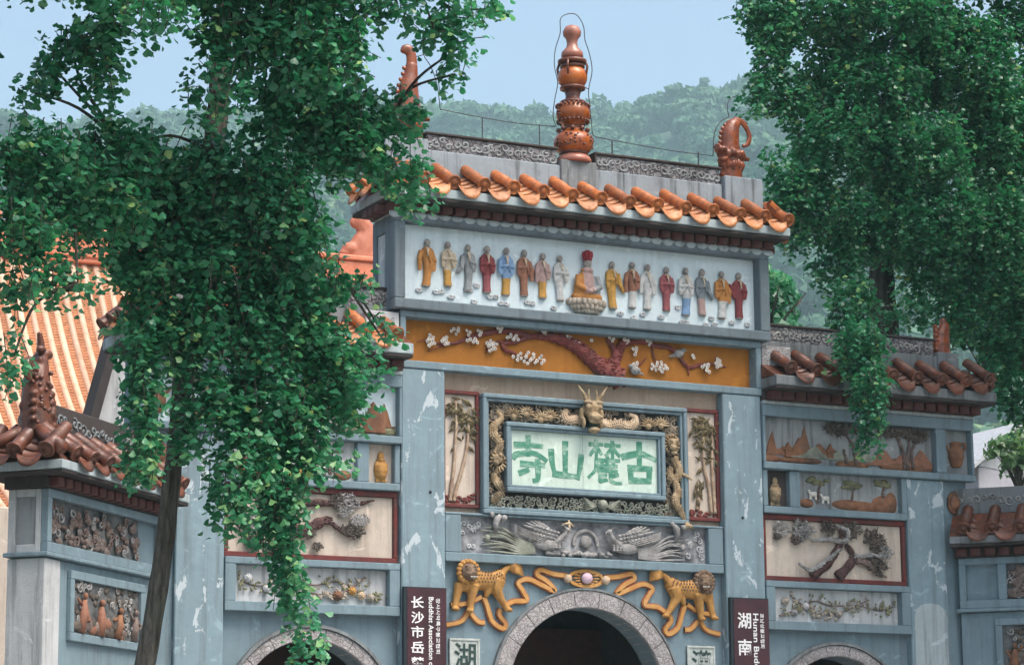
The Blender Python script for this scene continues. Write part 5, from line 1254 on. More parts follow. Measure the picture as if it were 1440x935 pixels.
# ------------------------------------------------------------------ splayed walls
def build_splay(s):
    side = 'left' if s < 0 else 'right'
    g = thing('splayed_wall', ('low splayed wall with small tiled roof at the far left, nearest the leaning trunk' if s < 0 else 'low splayed wall with small tiled roof at the far right edge, beside the white house'), 'wall', (s*7.2, -1.1, GZ), 'splayed walls flanking the gate')
    c = math.sqrt(.5)
    # local frame: u outwards along the wall, d depth behind the front face
    def T(u, d, z): return (s*(6.1+u*c+d*c), -u*c+d*c, z)
    Mx = Matrix(((s*c, s*c, 0, s*6.1), (-c, c, 0, 0), (0, 0, 1, 0), (0, 0, 0, 1)))
    def mb(): m = MB(); m.M = Mx; return m
    mb().box(.05, 3.05, .06, .5, GZ, 5.08, .01).build('wall', 'blue_paint', g)
    # end pier facing outwards, pale
    mb().box(2.72, 3.10, .03, .53, GZ+.002, 5.07, .012).build('end_pier', 'white_lime' if s < 0 else 'blue_paint', g)
    mb().box(0, 3.16, -.03, .56, 5.085, 5.135, .01).build('ledge', 'blue_paint', g)
    f = mb(); f.frame(.05, 3.10, 5.137, 5.88, .10, 0, .1, wt=.10, wb=.12); f.build('panel_frame', 'blue_paint', g)
    mb().box(.05, 3.06, .102, .5, 5.14, 5.878, 0).build('panel_core', 'blue_paint', g)
    ef = mb(); ef.box(3.062, 3.105, .102, .17, 5.137, 5.88, .006).box(3.062, 3.105, .44, .53, 5.137, 5.88, .006).box(3.062, 3.102, .172, .438, 5.137, 5.23, .006).box(3.062, 3.102, .172, .438, 5.79, 5.88, .006); ef.build('end_frame', 'white_lime', g)
    mb().box(3.062, 3.075, .172, .438, 5.232, 5.788).build('end_panel', 'grey_panel', g)
    for (u0, u1) in ((.70, 1.62), (1.72, 2.98)) if s > 0 else ((.62, 2.98),):
        p = mb().box(u0, u1, .085, .1, 5.26, 5.78).build('relief_panel', 'worn_ground', g)
        m = mb()
        for q in range(46):
            u = rng.uniform(u0+.06, u1-.06); z = 5.28+rng.random()**1.3*.42; m.ell((u, .07, z), (rng.uniform(.04,.1), .04, rng.uniform(.03,.08)), 7, 5)
        for q in range(30): curl(m, rng.uniform(u0+.08, u1-.08), rng.uniform(5.3, 5.72), rng.uniform(.04,.07), .045, rng.choice((-1,1)), rng.uniform(0,6), .014)
        m.build('beast_relief', 'pine_bark', p, True)  # relief colours kept dark in place of the weak tree shade
        m = mb()
        for q in range(26): curl(m, rng.uniform(u0+.06, u1-.06), rng.uniform(5.29, 5.74), rng.uniform(.04,.08), .05, rng.choice((-1,1)), rng.uniform(0,6), .013)
        m.build('cloud_scrolls', 'stucco_grey', p, True)
    for (u0, u1) in ((.62, .74), (1.62, 1.72)) if s > 0 else (): mb().box(u0, u1, .02, .1, 5.26, 5.78, .006).build('divider', 'blue_paint', g)
    # lower framed scene
    f = mb(); f.frame(.55, 2.50, 4.15, 4.98, .10, -.0, .06, wt=.10, wb=.10); f.build('panel_frame', 'blue_paint', g)
    lp = mb().box(.652, 2.398, .045, .059, 4.252, 4.878).build('scene_panel', 'worn_ground', g)
    for q in range(12):
        m = mb(); m.ell((rng.uniform(.75,2.3), .04, rng.uniform(4.28,4.5)), (rng.uniform(.08,.2), .04, rng.uniform(.05,.11)), 9, 6).build('rock_relief', rng.choice(['pine_bark','pine_dark','robe_brown','pine_bark']), lp, True)
    u = .80
    while u < 2.25:
        m = mb(); h = rng.uniform(.22, .40); z = 4.27; le = rng.uniform(-.08, .08)
        m.tube([(u, .035, z), (u+le*.5, .02, z+h*.5), (u+le, .015, z+h)], [rng.uniform(.05,.09), .06, .03], 8).ell((u+le, .005, z+h+.05), (.036,.036,.042))
        m.tube([(u+le*.6-.05,.02,z+h*.85),(u-.12+rng.uniform(-.05,.05),.0,z+h*.5+rng.uniform(-.1,.15)),(u-.02,-.01,z+h*.4)], [.024,.02,.015], 6)
        if rng.random() < .6: m.tube([(u+le*.6+.05,.02,z+h*.85),(u+.14,.0,z+h*.9+rng.uniform(-.15,.12))], [.024,.014], 6)
        m.build('figure_relief', rng.choice(['robe_brown','hill_rust','pine_bark','robe_brown']), lp, True); u += rng.uniform(.24, .52)
    m = mb()
    for q in range(40): curl(m, rng.uniform(.72,2.33), rng.uniform(4.3,4.84), rng.uniform(.03,.06), .03, rng.choice((-1,1)), rng.uniform(0,6), .011)
    m.build('cloud_scrolls', 'stucco_grey', lp, True)
    m = mb()
    for q in range(30): m.ell((rng.uniform(.7,2.35), .045, rng.uniform(4.5,4.86)), (.06,.02,.04), 6, 5)
    m.build('tree_relief', 'pine_dark', lp, True)
    # little roof
    dm = MB().box(-.075, .075, -.12, .02, 0, .11, .008).mesh('dentil', 'dentil_red')
    rz = Matrix.Rotation(-s*PI/4*(-1), 3, 'Z').to_euler().z
    ang = math.atan2(-c, s*c) if s > 0 else math.atan2(c, c)     # heading of the wall in plan
    ang = -PI/4 if s > 0 else PI/4
    for k in range(15): link('dentil', dm, g, T(.12+.21*k, -.02, 5.90), (0, 0, ang))
    mb().box(.0, 3.16, -.02, .56, 5.883, 6.02, 0).build('bed_mould', 'dark_plaster', g)
    mb().box(-.02, 3.36, -.30, .84, 6.023, 6.06, .008).build('soffit_slab', 'dark_plaster', g)
    mb().box(-.02, 3.375, -.315, .855, 6.063, 6.17, .01).build('eave_slab', 'fascia_paint' if s < 0 else 'grey_render', g)
    rf = mb(); rf.add([(-.02,-.29,6.172),(3.35,-.29,6.172),(3.35,.83,6.172),(-.02,.83,6.172),(-.02,.15,6.55),(3.0,.15,6.55),(3.0,.39,6.55),(-.02,.39,6.55)], [(0,1,5,4),(1,2,6,5),(2,3,7,6),(3,0,4,7),(4,5,6,7)])
    roof = rf.build('roof', 'tile_shaded', g)
    cov = roll_mesh('cover_tile', .55, math.radians(36), 'tile_shaded'); dr = drip_mesh('drip_tile', .50, math.radians(36), 'tile_shaded', tongue=.12)
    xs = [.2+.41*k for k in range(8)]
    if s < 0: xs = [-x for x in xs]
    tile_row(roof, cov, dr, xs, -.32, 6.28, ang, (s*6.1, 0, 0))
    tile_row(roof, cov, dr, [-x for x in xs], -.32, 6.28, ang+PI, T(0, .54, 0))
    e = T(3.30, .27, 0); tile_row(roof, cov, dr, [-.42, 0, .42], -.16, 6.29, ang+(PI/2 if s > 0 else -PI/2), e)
    # hip rolls
    hp = mb(); 
    for dd in (-.30, .84): hp.tube([(3.38, dd, 6.30), (3.2, (dd+.27)/2 if dd < 0 else (dd+.27)/2, 6.46), (3.0, .27, 6.66)], [.085,.08,.08], 8)
    hp.build('hip_roll', 'tile_shaded', roof, True)
    mb().box(.0, 2.95, .14, .40, 6.54, 6.93, .012).build('ridge', 'grey_render' if s > 0 else 'dark_plaster', g)
    sw = mb(); u = .1
    while u < 2.85: curl(sw, u, 6.75+rng.uniform(-.05,.05), rng.uniform(.05,.09), .137, rng.choice((-1,1)), rng.uniform(0,6), .014); u += .12
    sw.build('scroll_relief', 'stucco_grey' if s > 0 else 'grey_render', g, True)
    d = mb(); d.tube(smooth_pts([(2.98,.27,6.55),(2.98,.27,6.85),(2.98,.27,7.15),(2.95,.27,7.35),(2.90,.27,7.5)], 3), lerp_list([.20,.185,.17,.13,.085], 13), 12)
    d.tube(smooth_pts([(2.92,.27,7.45),(2.90,.27,7.62),(2.95,.27,7.78)], 3), lerp_list([.075,.05,.03], 7), 8).tube(smooth_pts([(3.08,.27,7.15),(3.2,.27,7.2),(3.22,.27,7.35),(3.14,.27,7.42)], 3), [.05]*10, 8)
    for k in range(5): d.ell((2.82+.02*k, .12, 6.66+.09*k), (.07,.06,.05), 6, 5)
    for k in range(4): d.ell((3.18, .2, 6.7+.1*k), (.04,.05,.04), 6, 5)
    for k in range(34):
        a = rng.uniform(0, 2*PI); z = rng.uniform(6.6, 7.5); rr = .19-.11*max(0, (z-6.9)/.6); d.ell((2.96+rr*math.cos(a), .27+rr*math.sin(a), z), (rng.uniform(.03,.06), .04, rng.uniform(.03,.07)), 6, 5)
    d.ell((2.84, .22, 7.52), (.10, .07, .06)).ell((3.02, .2, 7.55), (.08, .06, .05))
    fuse(d, 'ridge_dragon', 'tile_shaded', .016, g, smooth_it=1)
    sc = mb()
    for k in range(40): a = rng.uniform(PI, 2*PI); z = rng.uniform(6.6, 7.3); sc.ell((2.98+.175*math.cos(a), .27+.175*math.sin(a), z), (.035,.03,.03), 5, 4)
    sc.build('dragon_scales', 'finial_dark', g, True)

# ------------------------------------------------------------------ buildings behind
def build_hall():
    h = thing('main_hall', 'sunlit hall behind the gate with rows of orange roof tiles and coral ridge', 'hall', (2, 24, 0))
    RX0, RX1, RY, RZ = -6.4, 7.1, 24.0, 14.75
    MB().box(RX0+.6, RX1-.6, 15.5, 33, 0, 8.0, .02).build('wall', 'cream_panel', h)
    # concave slope profile from ridge to eave
    prof = [(0, 0), (.5, -.85), (1.1, -1.75), (1.9, -2.75), (2.9, -3.8), (4.2, -4.9), (5.8, -6.0), (7.6, -6.9)]
    pts = smooth_pts(prof, 6)
    bed = MB(); vs = []
    for (d, z) in pts: vs += [(RX0, RY-d, RZ+z-.03), (RX1, RY-d, RZ+z-.03)]
    n = len(pts); bed.add(vs, [(2*i, 2*i+1, 2*i+3, 2*i+2) for i in range(n-1)])
    vs = [(x, 2*RY-y, z) for x, y, z in vs]; bed.add(vs, [(2*i, 2*i+2, 2*i+3, 2*i+1) for i in range(n-1)])
    bed.add([(RX1, RY-7.6, RZ-6.93), (RX1, RY+7.6, RZ-6.93), (RX1, RY, RZ-.03)], [(0,1,2)]); bed.add([(RX0, RY-7.6, RZ-6.93), (RX0, RY+7.6, RZ-6.93), (RX0, RY, RZ-.03)], [(0,2,1)])
    roof = bed.build('roof', 'hall_pan', h)
    rl = MB(); m = 8; vs = []
    for i, (d, z) in enumerate(pts):
        for k in range(m+1): a = PI*k/m; vs.append((.075*math.cos(a), -d, z + .02 + .085*math.sin(a)))
    rl.add(vs, [(i*(m+1)+k, i*(m+1)+k+1, (i+1)*(m+1)+k+1, (i+1)*(m+1)+k) for i in range(n-1) for k in range(m)])
    rm = rl.mesh('tile_column', 'hall_roll', True)
    pn = MB(); L = 0; dense = smooth_pts(prof, 14)
    for i in range(len(dense)-1):
        (d0, z0), (d1, z1) = dense[i], dense[i+1]; vs = []
        for (d, z, up) in ((d0, z0, .0), (d1, z1, .035), (d1, z1, .0)):
            for k in range(5): t = -1+k/2; vs.append((t*.085, -d, z+up+.03*t*t))
        pn.add(vs, [(k, k+1, 6+k, 5+k) for k in range(4)]+[(5+k, 6+k, 11+k, 10+k) for k in range(4)])
    pm = pn.mesh('pan_column', 'hall_pan')
    k = 0; x = RX0+.14
    while x < RX1-.1:
        link('tile_column', rm, roof, (x, RY, RZ), (0, 0, 0)); 
        if x+.14 < RX1: link('pan_column', pm, roof, (x+.1375, RY, RZ+.005), (0, 0, 0))
        x += .275
    rd = MB().box(RX0-.1, RX1+.1, RY-.22, RY+.22, RZ-.1, RZ+.55, .03).box(RX0-.15, RX1+.15, RY-.28, RY+.28, RZ+.55, RZ+.68, .03).box(RX0-.1, RX1+.1, RY-.26, RY+.26, RZ+.02, RZ+.12, .02).build('ridge', 'hall_coral', h)
    for s, x in ((1, RX1), (-1, RX0)):
        o = MB(); o.tube(smooth_pts([(x-s*.35, RY, RZ+.6), (x-s*.25, RY, RZ+.95), (x-s*.15, RY, RZ+1.3), (x-s*.35, RY, RZ+1.55), (x-s*.55, RY, RZ+1.45)], 4), lerp_list([.38,.34,.26,.20,.08], 17), 10, .6)
        o.ell((x-s*.55, RY, RZ+.85), (.25,.2,.2)).ell((x-s*.7, RY, RZ+.75), (.16,.15,.1)); o.ell((x-s*.1, RY, RZ+.7), (.2,.2,.25))
        fuse(o, 'ridge_ornament', 'hall_coral', .03, rd)
    for x in (-4.4, -2.6, -2.0, 2.2, 3.0):
        o = MB().ell((x, RY, RZ+.85), (.22,.15,.22), 10, 7).tube([(x-.1,RY,RZ+.9),(x-.25,RY,RZ+1.1),(x-.1,RY,RZ+1.2)], [.1,.08,.03], 8)
        fuse(o, 'ridge_ornament', 'hall_coral', .03, rd)
def build_gable():
    g = thing('gable_wall', 'white gable wall with dark sloping coping behind the left side gate', 'wall', (-4.6, 6, 0))
    MB().prism([(-5.22, 0), (-5.22, 7.95), (-4.75, 9.70), (-3.4, 9.72), (-3.4, 0)], 6.0, 6.3).build('wall', 'white_lime', g)
    MB().prism([(-5.36, 7.90), (-4.86, 9.86), (-3.3, 9.88), (-3.3, 9.74), (-4.76, 9.72), (-5.22, 7.90)], 5.9, 6.4).build('coping', 'dark_plaster', g)
def build_house():
    h = thing('white_house', 'small white roofed house with lilac grey wall behind the right end', 'house', (27, 28, 0))
    MB().box(25.3, 28.6, 25.4, 31, 0, 11.75, .02).build('wall', 'grey_wall', h)
    r = MB(); z0, z1 = 11.75, 12.95
    r.add([(24.9,25.0,z0),(24.9,31.4,z0),(26.4,25.0,z1),(26.4,31.4,z1),(28.9,25.0,z0-.3),(28.9,31.4,z0-.3),(24.9,25.0,z0-.12),(24.9,31.4,z0-.12),(26.4,25.0,z1-.14),(26.4,31.4,z1-.14),(28.9,25.0,z0-.42),(28.9,31.4,z0-.42)],
          [(0,2,3,1),(2,4,5,3),(6,7,9,8),(8,9,11,10),(0,6,8,2),(2,8,10,4),(1,3,9,7),(3,5,11,9),(0,1,7,6),(4,10,11,5)])
    r.build('roof', 'white_roof', h)
    MB().add([(25.3,25.38,11.76),(26.4,25.38,12.8),(28.6,25.38,11.5)], [(0,2,1)]).build('gable', 'white_roof', h)
    for x in (25.7, 27.2): 
        w = MB().frame(x, x+.5, 10.1, 11.2, .06, 25.33, 25.42).build('window', 'sign_edge', h); MB().box(x+.06, x+.44, 25.36, 25.39, 10.16, 11.14).build('pane', 'pane', w)

build_gate()
sign_boards()
lightning_wires()
for _s in (-1, 1):
    build_side_gate(_s); build_splay(_s)
build_hall(); build_gable(); build_house()
# ------------------------------------------------------------------ trees
CROWN_L = [(-11.17, -13.0, 7.79, 0.21, 0.41, 0.75, 0), (-11.41, -12.5, 7.77, 0.19, 0.24, 0.8, 0), (-11.56, -12.5, 7.53, 0.12, 0.14, 0.6, 0), (-11.31, -12.7, 7.91, 0.2, 0.12, 0.8, 0), (-11.0, -13.5, 7.98, 0.54, 0.16, 0.9, 0), (-10.06, -13.0, 8.11, 0.4, 0.34, 0.8, 0), (-10.23, -13.0, 7.56, 0.39, 0.28, 0.35, 0), (-9.47, -13.2, 8.07, 0.57, 0.4, 1, 0), (-9.25, -12.5, 7.81, 0.59, 0.35, 0.9, 0), (-9.55, -12.5, 7.41, 0.35, 0.23, 0.6, 0), (-8.72, -13.2, 8.4, 0.41, 0.13, 0.9, 0), (-8.12, -13.0, 8.48, 0.27, 0.14, 0.9, 0), (-7.79, -13.0, 8.58, 0.17, 0.1, 0.8, 0), (-8.1, -13.0, 8.19, 0.13, 0.18, 0.8, 0), (-8.12, -13.0, 7.97, 0.11, 0.11, 0.8, 0), (-8.31, -13.0, 8.34, 0.18, 0.12, 0.8, 0), (-11.6, -13.0, 6.91, 0.49, 0.24, 1, 0), (-10.76, -12.5, 7.16, 0.51, 0.23, 1, 0), (-10.04, -12.5, 7.21, 0.34, 0.2, 0.6, 0), (-11.16, -12.5, 6.71, 0.67, 0.34, 1, 0), (-10.1, -12.0, 6.93, 0.7, 0.41, 1, 0), (-9.55, -12.5, 6.99, 0.46, 0.32, 1, 0), (-8.99, -12.5, 7.48, 0.47, 0.35, 1, 0), (-8.48, -12.5, 7.69, 0.33, 0.24, 0.9, 0), (-8.28, -12.2, 7.35, 0.36, 0.17, 1, 0), (-8.02, -12.0, 7.18, 0.23, 0.13, 0.9, 0), (-8.8, -12.5, 7.29, 0.35, 0.15, 1, 0), (-9.85, -12.0, 6.42, 0.7, 0.41, 1, 0), (-10.46, -12.0, 6.42, 0.35, 0.35, 1, 0), (-9.28, -12.3, 6.59, 0.29, 0.35, 0.9, 0), (-9.17, -12.5, 6.73, 0.15, 0.26, 0.7, 0), (-9.03, -12.0, 6.31, 0.42, 0.27, 0.8, 0), (-8.65, -12.0, 6.34, 0.3, 0.15, 0.55, 0), (-11.7, -13.0, 6.32, 0.3, 0.27, 0.8, 0), (-11.74, -13.0, 5.87, 0.24, 0.21, 0.45, 0), (-11.52, -13.0, 6.0, 0.27, 0.22, 0.35, 0), (-11.78, -13.0, 5.32, 0.13, 0.27, 0.35, 0), (-11.3, -13.0, 5.91, 0.22, 0.16, 0.3, 0), (-9.34, -12.0, 5.92, 0.59, 0.38, 1, 0), (-10.09, -12.0, 5.86, 0.46, 0.35, 1, 0), (-10.51, -12.0, 5.71, 0.2, 0.34, 0.7, 0), (-8.77, -12.0, 5.72, 0.36, 0.3, 0.9, 0), (-8.69, -11.8, 5.4, 0.33, 0.27, 0.9, 0), (-8.36, -11.8, 5.67, 0.18, 0.21, 0.35, 0), (-9.34, -12.0, 5.32, 0.47, 0.32, 1, 0), (-9.89, -12.0, 5.23, 0.35, 0.35, 0.55, 0), (-9.0, -11.8, 5.02, 0.3, 0.3, 1, 1), (-9.52, -12.0, 4.84, 0.35, 0.29, 0.7, 1), (-9.13, -11.8, 4.59, 0.24, 0.26, 0.9, 1), (-9.64, -12.0, 4.48, 0.23, 0.29, 0.4, 1), (-9.18, -11.7, 4.31, 0.21, 0.24, 0.8, 1), (-9.08, -11.7, 3.96, 0.16, 0.26, 0.8, 1), (-8.98, -11.7, 3.61, 0.09, 0.23, 0.8, 1), (-8.9, -11.7, 3.29, 0.08, 0.18, 0.9, 1), (-9.79, -12.0, 4.53, 0.12, 0.29, 0.35, 1), (-10.44, -12.0, 5.19, 0.2, 0.31, 0.8, 1), (-10.46, -12.0, 4.78, 0.2, 0.23, 0.8, 1), (-10.04, -12.0, 4.98, 0.14, 0.23, 0.5, 0), (-8.75, -11.8, 4.85, 0.15, 0.15, 0.5, 1), (-8.17, -11.5, 6.14, 0.15, 0.15, 0.3, 0), (-8.88, -11.8, 5.93, 0.24, 0.18, 0.8, 0), (-8.1, -11.5, 5.99, 0.11, 0.14, 0.3, 0), (-10.07, -13.0, 8.82, 1.49, 0.4, 1, 0), (-11.79, -13.5, 8.41, 0.81, 0.32, 0.9, 0), (-8.63, -13.0, 8.98, 0.88, 0.29, 1, 0), (-12.36, -13.0, 6.63, 0.43, 0.8, 1, 0), (-12.45, -13.0, 7.68, 0.43, 0.54, 1, 0), (-10.86, -13.0, 9.36, 1.47, 0.34, 1, 0)]
CROWN_R = [(6.26, 1.8, 14.69, 2.16, 0.57, 1, 0), (4.38, 1.8, 14.32, 0.56, 0.45, 0.9, 0), (4.0, 1.8, 14.56, 0.44, 0.24, 0.9, 0), (4.23, 1.8, 13.72, 0.42, 0.44, 0.8, 0), (3.98, 1.8, 13.23, 0.28, 0.28, 0.75, 0), (3.88, 1.8, 12.93, 0.2, 0.15, 0.8, 0), (4.61, 1.8, 13.19, 0.5, 0.39, 0.9, 0), (5.94, 1.8, 13.59, 1.24, 0.79, 1, 0), (7.89, 1.8, 14.19, 1.15, 0.92, 0.9, 0), (8.54, 1.8, 13.07, 0.81, 1.04, 1, 0), (5.31, 1.5, 12.51, 0.89, 0.67, 1, 0), (6.64, 1.5, 12.43, 1.12, 0.79, 1, 0), (4.63, 1.5, 11.81, 0.49, 0.38, 0.9, 0), (4.36, 1.5, 11.38, 0.31, 0.26, 0.8, 0), (5.13, 1.5, 11.35, 0.77, 0.5, 1, 0), (6.59, 1.5, 11.27, 1.12, 0.67, 1, 0), (7.96, 1.5, 11.4, 0.91, 0.79, 1, 0), (4.47, 1.5, 10.95, 0.33, 0.31, 0.7, 0), (4.21, 1.5, 11.62, 0.28, 0.39, 0.9, 0), (4.06, 1.5, 12.08, 0.17, 0.22, 0.6, 0), (5.23, 1.5, 10.57, 0.55, 0.49, 0.75, 0), (4.73, 0.3, 9.63, 0.42, 0.53, 0.8, 0), (6.96, 1.5, 10.5, 0.67, 0.45, 0.55, 0), (5.49, 0.3, 9.69, 0.32, 0.32, 0.3, 0), (8.05, 1.5, 10.48, 0.79, 0.45, 0.8, 0), (7.4, 1.5, 9.97, 0.45, 0.45, 0.6, 0), (8.5, 1.5, 9.83, 0.28, 0.68, 0.8, 0), (8.24, 1.5, 8.89, 0.39, 0.45, 0.5, 0), (4.03, -0.8, 8.73, 0.49, 0.46, 0.95, 1), (3.98, -1.1, 8.16, 0.35, 0.4, 0.9, 1), (3.9, -1.1, 7.65, 0.22, 0.35, 0.85, 1), (3.91, -1.1, 7.29, 0.14, 0.18, 0.8, 1), (6.66, 1.5, 9.9, 0.39, 0.33, 0.5, 0), (8.94, 1.8, 15.11, 0.53, 0.47, 0.9, 0), (8.6, 1.5, 11.7, 0.46, 0.57, 0.9, 0), (8.14, 1.5, 9.57, 0.39, 0.45, 0.7, 0), (8.57, 1.5, 8.57, 0.28, 0.45, 0.7, 0), (7.84, 1.5, 9.09, 0.28, 0.28, 0.4, 0), (4.41, 0.3, 9.38, 0.21, 0.32, 0.5, 1), (6.45, 1.8, 15.91, 2.52, 0.69, 1, 0), (10.02, 1.8, 13.73, 0.82, 1.88, 1, 0), (9.56, 1.8, 10.91, 0.69, 1.39, 0.9, 0), (8.72, 1.8, 16.37, 1.76, 0.71, 1, 0), (4.28, 1.8, 15.36, 0.67, 0.45, 0.9, 0), (9.35, 1.5, 8.74, 0.45, 0.91, 0.6, 0)]
TRUNK_L = [(-10.4, -11.2, 1.66, 0.109), (-10.25, -11.2, 2.51, 0.095), (-10.1, -11.2, 3.21, 0.085), (-9.98, -11.2, 3.97, 0.08), (-9.91, -11.2, 4.63, 0.077), (-9.86, -11.2, 5.17, 0.072), (-9.82, -11.2, 5.54, 0.087), (-9.72, -11.2, 6.41, 0.091), (-9.59, -11.2, 7.48, 0.098), (-9.54, -11.2, 7.99, 0.092), (-9.51, -11.2, 8.57, 0.08), (-9.47, -11.2, 9.49, 0.062), (-9.41, -11.2, 10.22, 0.038)]
TRUNK_R = [(7.08, 2.6, 2.16, 0.264), (7.05, 2.6, 6.02, 0.247), (6.89, 2.6, 8.74, 0.227), (6.79, 2.6, 10.24, 0.205), (6.79, 2.6, 11.17, 0.195), (7.03, 2.6, 12.98, 0.162), (7.33, 2.6, 14.7, 0.129), (7.72, 2.6, 16.48, 0.083)]

FAN = np.array([(0,0,0), (-.56,.50,-.13), (-.44,.80,-.12), (-.20,.96,-.02), (0,.86,.05), (.20,.97,-.02), (.44,.79,-.12), (.56,.48,-.13)])   # notched, slightly cupped ginkgo fan
FANF = np.array([(0,k+1,k) for k in range(1, 7)])
def leaf_frames(d, nn, size):
    d = d/np.linalg.norm(d, axis=1)[:,None]; nn = nn - (nn*d).sum(1)[:,None]*d; nn /= np.linalg.norm(nn, axis=1)[:,None]
    return np.cross(d, nn), d, nn, size*nrg.triangular(.45, .95, 1.5, len(d))
def leaf_cloud(pos, frames):
    x, d, nn, s = frames; n = len(pos); K = len(FAN)
    V = pos[:,None,:] + s[:,None,None]*(FAN[None,:,0:1]*x[:,None,:] + FAN[None,:,1:2]*d[:,None,:] + FAN[None,:,2:3]*nn[:,None,:])
    return V.reshape(-1,3), (np.arange(n)[:,None,None]*K + FANF[None]).reshape(-1,3)
def grow(crown, per, size):
    """every clump is hung with drooping strands; tufts of leaves sit round each strand like loose shingles"""
    P, D, N, tone, twigs = [], [], [], [], []
    for (cx, cy, cz, rx, rz, de, hang) in crown:
        ry = min(1.1, max(.35, .75*max(rx, rz)))
        n = max(5, int(per*de*(rx*rz)**.92*ry**.35))
        u = nrg.normal(size=(n,3)); u /= np.linalg.norm(u, axis=1)[:,None]; rad = nrg.uniform(0.15, 1.0, n)**.45
        c = np.array([cx,cy,cz]) + u*rad[:,None]*np.array([max(.04, rx-.07),ry,max(.04, rz-.05)])
        for i in range(n):
            L = min(nrg.uniform(.28,.75), .08+1.0*rz); o = np.array([nrg.normal()*.28, nrg.normal()*.28, -1.0])
            if not hang and nrg.random() < .35: o = nrg.normal(size=3)*np.array([1,1,.4])
            o /= np.linalg.norm(o)
            k = max(5, int(L*nrg.uniform(22, 34))); t = (np.arange(k)+nrg.uniform(0,1,k)*.7)/k
            base = c[i] + o*(t[:,None]-.5)*L + np.array([0,0,-.06])*(t[:,None]**2)
            a = nrg.uniform(0, 2*PI, k); rdl = np.stack([np.cos(a), np.sin(a), np.zeros(k)], 1)
            P.append(base + rdl*nrg.uniform(.01,.05,k)[:,None])
            D.append(rdl*nrg.uniform(.5,1.1,k)[:,None] + np.array([0,0,-1])*nrg.uniform(.25,1.0,k)[:,None] + nrg.normal(size=(k,3))*.2)
            N.append(np.array([0,0,1])*.8 + rdl*.55 + nrg.normal(size=(k,3))*.33)
            tone.append(np.full(k, nrg.normal(0,.15)) + .12*(t-.3))
            if nrg.random() < .3: twigs.append([tuple(base[0]), tuple(base[k//2]), tuple(base[-1])])
    return np.vstack(P), np.vstack(D), np.vstack(N), np.concatenate(tone), twigs
def ginkgo(label, trunk, crown, per, size, leafmat, base_z, n_single, single_clumps):
    root = thing('ginkgo_tree', label, 'tree', (trunk[0][0], trunk[0][1], base_z))
    m = MB(); tp = [(trunk[0][0]-.06, trunk[0][1], base_z-.1, trunk[0][3]*1.5), (trunk[0][0]-.02, trunk[0][1], base_z+.4, trunk[0][3]*1.15)] + trunk
    sp = smooth_pts(tp, 5); m.tube([p[:3] for p in sp], [p[3]*(1+.05*math.sin(i*1.9)) for i, p in enumerate(sp)], 14, 1.0, up=(0,1,.01))
    trunk_o = m.build('trunk', 'bark', root, True)
    # limbs reach from the trunk to the clumps
    lm = MB(); tv = [np.array(p[:3]) for p in sp]; tr = [p[3] for p in sp]
    axis = lambda p: min(np.linalg.norm(p-q) for q in tv)
    cen = [(np.array(c[:3]), c[6], c[5]) for c in crown]
    for k, (c, hang, de) in enumerate(cen):
        if hang: continue
        own = axis(c); cand = [(np.linalg.norm(q-c), q, tr[i]*.5) for i, q in enumerate(tv) if q[2] > base_z+4.2 and q[2] < c[2]+.6]
        cand += [(np.linalg.norm(q-c), q, .022) for m2, (q, h2, d2) in enumerate(cen) if m2 != k and axis(q) < own-.15]
        if not cand: continue
        L, a, ra = min(cand, key=lambda t: t[0])
        if L > 1.0: continue
        r0 = min(ra, .012+.008*L); mid = (a+c)/2 + np.array([0,.12,.06+.05*L])
        pts = smooth_pts([tuple(a), tuple(mid+nrg.normal(size=3)*.04), tuple(c)], 5); lm.tube(pts, lerp_list([r0, r0*.7, .008], len(pts)), 7, up=(.3,1,.2))
    lm.build('limbs', 'bark', trunk_o, True)
    P, D, N, tone, twigs = grow(crown, per, size)
    tw = MB()
    for t in twigs: tw.tube(t, [.005,.004,.003], 4)
    V, F = leaf_cloud(P, leaf_frames(D, N, size)); leaf_tone = np.clip(np.repeat(.40 + tone + nrg.normal(0,.17,len(P)), len(FAN)), 0, 1)
    cr = stuff(np_mesh('crown', V, F, leafmat, leaf_tone, root, smooth=True))
    tw.build('twigs', 'bark', cr)
    # the largest-showing leaves on the hanging sprays, one object each
    if n_single:
        meshes = []
        for k in range(5):
            v = FAN*size*1.12*np.array([1,1,1.4+.3*k]); me = bpy.data.meshes.new('leaf'); me.from_pydata([tuple(q) for q in v], [], [tuple(f) for f in FANF]); me.materials.append(MATS[leafmat])
            at = me.attributes.new('leaf_tone', 'FLOAT', 'POINT'); at.data.foreach_set('value', [.45+.12*k]*len(v)); me.update(); meshes.append(me)
        Ps = []
        for i in range(n_single):
            cx, cy, cz, rx, rz, de, hang = single_clumps[i % len(single_clumps)]
            a = nrg.uniform(0, 2*PI); q = nrg.uniform(.3, 1)
            Ps.append((cx+rx*q*math.cos(a)*.9, cy-.25-nrg.uniform(0,.2), cz+rz*q*math.sin(a)*.9))
        Ps = np.array(Ps); aa = nrg.uniform(PI, 2*PI, n_single); rd = np.stack([np.cos(aa), np.sin(aa), np.zeros(n_single)], 1)
        x, d, nn, s = leaf_frames(rd*.8 + np.array([0,0,-.7]) + nrg.normal(size=(n_single,3))*.2, np.array([0,0,.8]) + rd*.55 + nrg.normal(size=(n_single,3))*.3, 1.0)
        for i in range(n_single):
            M = Matrix(((x[i,0], d[i,0], nn[i,0]), (x[i,1], d[i,1], nn[i,1]), (x[i,2], d[i,2], nn[i,2])))
            link('leaf', meshes[i % 5], cr, tuple(Ps[i]), M.to_euler(), (s[i],)*3)
    return root
